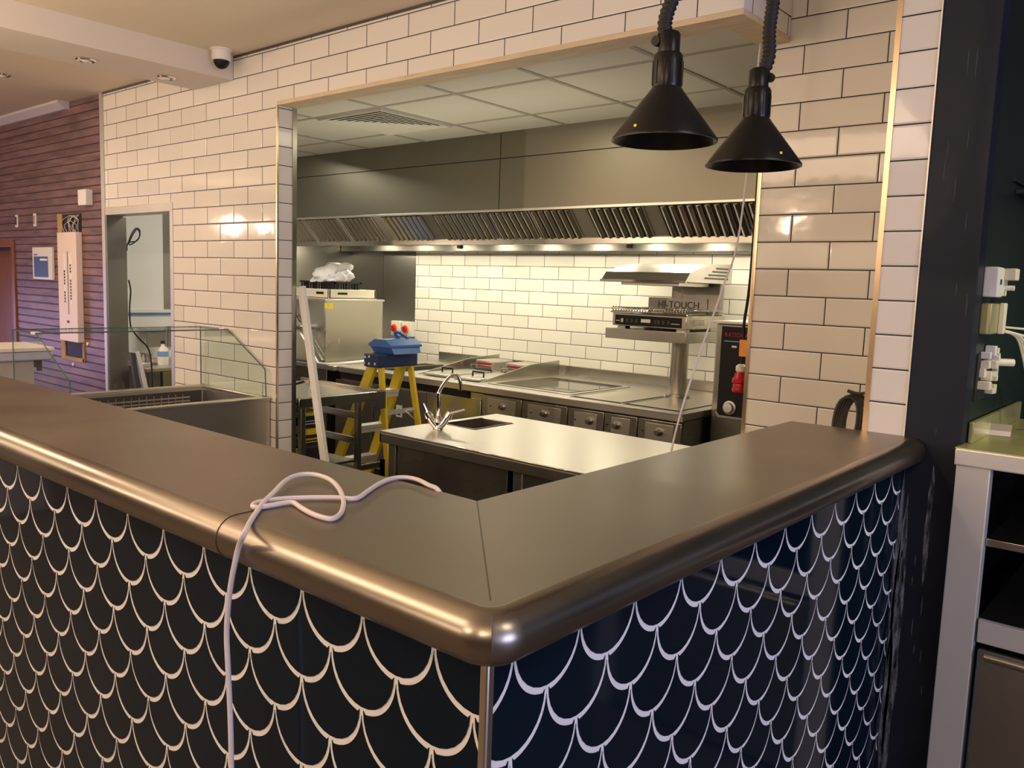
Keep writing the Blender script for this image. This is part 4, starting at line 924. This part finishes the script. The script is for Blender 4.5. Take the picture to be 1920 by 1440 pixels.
# crumpled bag
bm = bmesh.new(); bmesh.ops.create_icosphere(bm, subdivisions=4, radius=1)
from mathutils import noise as mn
for v in bm.verts:
    n = v.co.normalized(); k = 1+.32*mn.noise(n*1.7+Vector((3, 1, 0)))+.18*mn.noise(n*4.1)+.07*mn.noise(n*9)
    p = Vector((n.x*.215*k, n.y*.13*k, max(n.z, -.35)*.115*k)); p.x += .03*n.z; v.co = p
for f in bm.faces: f.smooth = True
b = MB(); b.bm.free(); b.bm = bm; bmesh.ops.translate(bm, verts=bm.verts, vec=(-5.89, 4.48, 1.617))
b.tube(catmull([(-5.76, 4.45, 1.66), (-5.69, 4.44, 1.70), (-5.62, 4.44, 1.71), (-5.57, 4.44, 1.695)], 4), [.03]*4+[.034]*4+[.03]*4+[.012], 8)
tag(b.build('plastic_bag', 'bag'), 'crumpled white plastic bag piled on the basket', 'bag')
# red isolators
for k, (x, lab) in enumerate(((-6.015, 'red rotary isolator switch, the one next to the dishwasher'), (-5.86, 'red rotary isolator switch, the one next to the white tiles'))):
    r = thing('isolator_switch', lab, 'switch', (x, YB, 1.15), 'red isolators on the steel wall')
    b = MB(); b.box(x-.066, x+.066, YB-.05, YB-.001, 1.085, 1.225, .006); b.build('box', 'white', r)
    b = MB(); b.lathe([(.040, -.012), (.040, 0)], (x-.01, YB-.05, 1.155), 20, 'y'); b.build('yellow_ring', 'orange', r)
    b = MB(); b.lathe([(.0, -.03), (.028, -.03), (.033, -.012)], (x-.01, YB-.05, 1.155), 20, 'y'); b.box(x-.018, x-.002, YB-.092, YB-.078, 1.13, 1.18, .003); b.build('knob', 'red', r)
# thin white cord hanging from the header
pts = [U(1388, 425, 'y', 3.04), U(1355, 540, 'y', 2.97), U(1320, 640, 'y', 2.88), U(1285, 745, 'y', 2.78), U(1262, 830, 'y', 2.70)]
pts[0:0] = [Vector((-1.44, 3.07, 2.535))]; pts.append(Vector((pts[-1].x, pts[-1].y-.03, .905)))
b = MB(); b.tube(catmull(pts, 6), .0038, 7)
tag(b.build('hanging_cord', 'cable_white'), 'thin pale cord hanging slack across the kitchen opening to the island', 'cord')
# coiled cables behind the counter end
random.seed(9); b = MB()
for k in range(7):
    o_ = (k-3)*.010; pts = []
    for i in range(22):
        a = 2*math.pi*i/22; pts.append((-.885-.02*k*.3+.038*math.cos(a)*(1+.12*k*.3)+o_*1.2, 2.80+.02*math.sin(a)+o_*.5, 1.19+.085*math.sin(a)+.006*math.sin(3*a+k)))
    b.tube(pts, .0048, 6, closed=True)
b.tube(catmull([(-.925, 2.80, 1.292), (-.895, 2.80, 1.286), (-.865, 2.805, 1.292), (-.842, 2.81, 1.31)], 4), .006, 6)
b.tube(catmull([(-.87, 2.81, 1.285), (-.842, 2.82, 1.30), (-.826, 2.83, 1.36)], 4), .005, 6)
tag(b.build('cable_coil', 'darkgrey'), 'dark cable coil hanging at the tiled pier behind the counter end', 'cable coil')
# ------------------------------------------------------------------ utility table beyond the doorway
ut = thing('utility_table', 'steel prep table seen through the doorway', 'worktable', (-6.35, 3.5, 0))
b = MB(); b.box(-6.72, -5.98, 2.90, 4.10, .87, .90, .004); b.build('tabletop', 'steel_top', ut)
for x, y in ((-6.03, 2.92), (-6.03, 4.02), (-6.70, 2.92), (-6.70, 4.02)): b = MB(); b.box(x, x+.035, y, y+.035, 0, .87); b.build('leg', 'steel_dark', ut)
b = MB(); b.box(-6.03, -5.99, 3.02, 3.40, .72, .865, .002); b.build('drawer', 'steel', ut)
b = MB(); b.box(-6.70, -6.02, 2.93, 4.05, .25, .28); b.build('undershelf', 'steel_dark', ut)
bt = thing('spray_bottle', 'clear bottle with blue label on the table beyond the doorway', 'bottle', (-6.25, 3.17, .90))
c = U(306, 684, 'z', .90); c.z = .90
b = MB(); b.lathe([(.036, 0), (.040, .006), (.040, .10), (.034, .125), (.015, .145), (.013, .165)], c, 20); b.build('body', 'white', bt)
b = MB(); b.lathe([(.0405, .065), (.0405, .105)], c, 20); b.build('blue_label', 'sky_blue', bt)
b = MB(); b.lathe([(.017, .163), (.017, .185)], c, 14); b.build('cap', 'rubber', bt)
tr = thing('glass_tray', 'low shiny tray of glassware on the table beyond the doorway', 'tray', (-6.3, 3.1, .90))
b = MB(); b.box(-6.50, -6.24, 2.96, 3.12, .90, .918, .006); b.build('tray', 'chrome', tr)
for k in range(8): b = MB(); b.lathe([(.016, 0), (.020, .06), (.018, .06), (.014, .004)], (-6.46+.06*(k//2), 3.0+.07*(k % 2), .918), 12); b.build('glass', 'chrome', tr)
b = MB(); b.box(-6.745, -6.60, 3.20, 3.36, 1.12, 1.15, .003); b.box(-6.62, -6.60, 3.20, 3.36, 1.0, 1.14, .003)
tag(b.build('wall_bracket', 'steel_dark'), 'grey steel bracket on the wall over the utility table', 'bracket')
b = MB(); b.box(-6.745, -6.72, 3.44, 3.52, .99, 1.16, .003); tag(b.build('wall_cabinet_edge', 'steel_dark'), 'dark upright strip on the wall beyond the utility table', 'strip')
b = MB(); P = [U(x, y, 'x', -6.1) for x, y in ((238, 462), (246, 440), (255, 428), (262, 432), (261, 445), (250, 456), (242, 458), (248, 442), (257, 430), (262, 440), (256, 452), (240, 455), (238, 470))]
b.tube(catmull(P, 4), .0045, 6); tag(b.build('cable_loop', 'rubber'), 'black cable loop against the white wall high in the doorway', 'cable')
b = MB(); P = [U(x, y, 'x', -5.955) for x, y in ((241, 525), (245, 545), (243, 575), (244, 605), (248, 618), (262, 636), (276, 650), (282, 668), (285, 700), (286, 735))]
b.tube(catmull(P, 4), .006, 6); tag(b.build('black_cable', 'rubber'), 'black cable trailing down past the utility table in the doorway', 'cable')
sp = thing('folded_steps', 'small folded aluminium steps leaning inside the doorway', 'steps', (-5.95, 2.98, 0))
for (a_, c_), m in ((((256, 660), (272, 728)), 'alu'), (((247, 662), (258, 728)), 'darkgrey')):
    p, q = U(*a_, 'x', -5.92), U(*c_, 'x', -5.90); q = p+(q-p)*(p.z/(p.z-q.z)); b = MB(); b.bar(q, p, .03, .035, up=(1, 0, 0)); b.build('rail', m, sp)
# ------------------------------------------------------------------ right hand station and sockets
sn = thing('steel_station', 'tall steel service station with open shelves beside the navy post', 'service station', (-.2, 2.95, 0))
SX0, SX1, SY0, SY1, SZ = -.544, .35, 2.60, 3.45, 1.186
b = MB(); b.box(SX0-.006, SX1, SY0, SY1, SZ-.003, SZ, .001); b.build('worktop', 'yellow_green', sn)
b = MB(); b.box(SX0-.004, SX1, SY0-.003, SY0+.02, SZ-.050, SZ-.002, .004); b.build('top_edge', 'alu', sn)
b = MB(); b.box(SX0+.002, SX0+.016, SY0+.11, SY1, SZ, SZ+.062, .003); b.build('upstand', 'yellow_green', sn)
b = MB(); b.box(SX0, SX0+.088, SY0+.008, SY0+.05, 0, SZ-.050, .003); b.build('leg', 'alu', sn)
b = MB(); b.box(SX1-.09, SX1, SY0+.008, SY0+.05, 0, SZ-.050, .003); b.build('leg', 'alu', sn)
b = MB(); b.box(SX0+.006, SX1, SY1-.02, SY1, 0, SZ-.01); b.box(SX0+.002, SX0+.02, SY0+.05, SY1, 0, SZ-.01); b.build('back_panel', 'black', sn)
b = MB(); b.box(SX0+.09, SX1-.09, SY0+.03, SY1-.02, .912, .934, .002); b.build('shelf', 'steel', sn)
b = MB(); b.box(SX0+.09, SX1-.09, SY0+.03, SY1-.02, .665, .70, .002); b.build('shelf', 'steel_dark', sn)
b = MB(); b.box(SX0+.095, SX1-.09, SY0+.012, SY0+.04, .634, .70, .003); b.build('rail', 'alu', sn)
b = MB(); b.box(SX0+.10, SX1-.09, SY0+.008, SY0+.035, .02, .618, .008); b.build('door', 'steel', sn)
b = MB(); b.tube([(SX0+.12, SY0+.004, .60), (SX1-.1, SY0+.004, .60)], .012, 10); b.build('door_handle', 'steel', sn)
c = U(1865, 815, 'z', SZ)
b = MB(); b.prism([(c.x-.03, c.y-.03, SZ+.001), (c.x-.03, c.y+.03, SZ+.001), (c.x-.03, c.y+.034, SZ+.030), (c.x-.03, c.y-.012, SZ+.036), (c.x-.03, c.y-.024, SZ+.016)], (.075, .016, 0))
tag(b.build('steel_clip', 'steel_top'), 'small folded steel clip lying on the service station top', 'clip')
gx = -.547
def wallbox(y0, y1, z0, z1, t, m, nm='body', bev=.004): return MB().box(gx, gx+t, y0, y1, z0, z1, bev, m)
r = thing('switch_box', 'white switch box on the green wall, upper one next to the navy post', 'switch', (gx, 2.76, 1.61), 'boxes on the green wall')
wallbox(2.735, 2.81, 1.613, 1.70, .038, 'white').build('box', None, r); MB().box(gx+.038, gx+.041, 2.765, 2.775, 1.65, 1.665, 0, 'darkgrey').build('switch_slot', None, r)
r = thing('switch_box', 'second white box on the green wall with a plug stub in it', 'switch', (gx, 2.90, 1.61), 'boxes on the green wall')
wallbox(2.85, 2.92, 1.617, 1.70, .03, 'cream').build('box', None, r); MB().box(gx+.03, gx+.06, 2.86, 2.915, 1.665, 1.70, .003, 'cream').build('plug', None, r)
MB().tube([(gx+.03, 2.885, 1.642), (gx+.055, 2.885, 1.642)], .008, 10, 'white').build('stub', None, r)
r = thing('socket_box', 'open steel socket box with cream wires on the green wall', 'socket', (gx, 2.80, 1.50), 'boxes on the green wall')
b = wallbox(2.735, 2.86, 1.505, 1.595, .03, 'yellow_green'); b.build('box', None, r)
MB().box(gx+.03, gx+.045, 2.835, 2.87, 1.505, 1.597, .003, 'cream').build('cover', None, r); MB().box(gx+.028, gx+.04, 2.855, 2.89, 1.515, 1.585, .002, 'orange').build('terminal', None, r)
r = thing('socket_plate', 'broken cream double socket with exposed terminals, low on the green wall', 'socket', (gx, 2.9, 1.3), 'boxes on the green wall')
random.seed(21); b = MB()
for k in range(22):
    y = 2.76+.20*random.random(); z = 1.315+.125*random.random(); s_ = .012+.018*random.random(); b.box(gx+.002, gx+.012+.03*random.random(), y, y+s_, z, z+s_, .002, random.choice(['cream', 'cream', 'white', 'darkgrey']))
b.build('terminals', None, r); wallbox(2.75, 2.98, 1.305, 1.445, .004, 'rubber', bev=0).build('backplate', None, r)
MB().tube([(gx+.02, 2.93, 1.415), (gx+.06, 2.96, 1.415)], .012, 10, 'cream').build('stub', None, r)
r = thing('loose_wires', 'bunch of cream wires drooping from the socket box over the station', 'wires', (gx+.04, 2.9, 1.2))
for k in range(5):
    o_ = k*.006; P = [(gx+.045, 2.86, 1.512), (gx+.055+o_, 2.93+o_, 1.49), (gx+.07+o_, 3.0+o_*2, 1.42-.01*k), (gx+.085+o_, 3.05+.01*k, 1.30), (gx+.11+o_*2, 3.13+.02*k, 1.22), (gx+.16, 3.24, 1.195)]
    if k == 0: P = [(gx+.045, 2.86, 1.515), (gx+.08, 2.95, 1.50), (gx+.15, 3.10, 1.47), (gx+.25, 3.3, 1.44)]
    if k == 1: P = [(gx+.045, 2.87, 1.525), (gx+.07, 2.98, 1.52), (gx+.12, 3.10, 1.515), (gx+.2, 3.3, 1.50)]
    b = MB(); b.tube(catmull(P, 6), .0036, 6); b.build('wire', 'cream', r)
struct('wall_station_back', MB().box(-.545, 3.0, 3.75, 3.85, 0, CZ), 'green')
b = MB(); b.box(-.30, .1, 3.72, 3.75, 1.25, 1.62, .004); tag(b.build('wall_panel', mat('slate_blue_panel', (.09, .15, .20), .4)), 'slate blue panel on the dark wall behind the service station', 'panel')
b = MB(); b.box(gx, gx+.01, 3.0, 3.7, 1.972, 1.982); b.box(gx, gx+.05, 3.06, 3.7, 1.94, 1.955, .002); tag(b.build('wall_rail', 'green'), 'dark slim rail high on the green wall', 'rail')
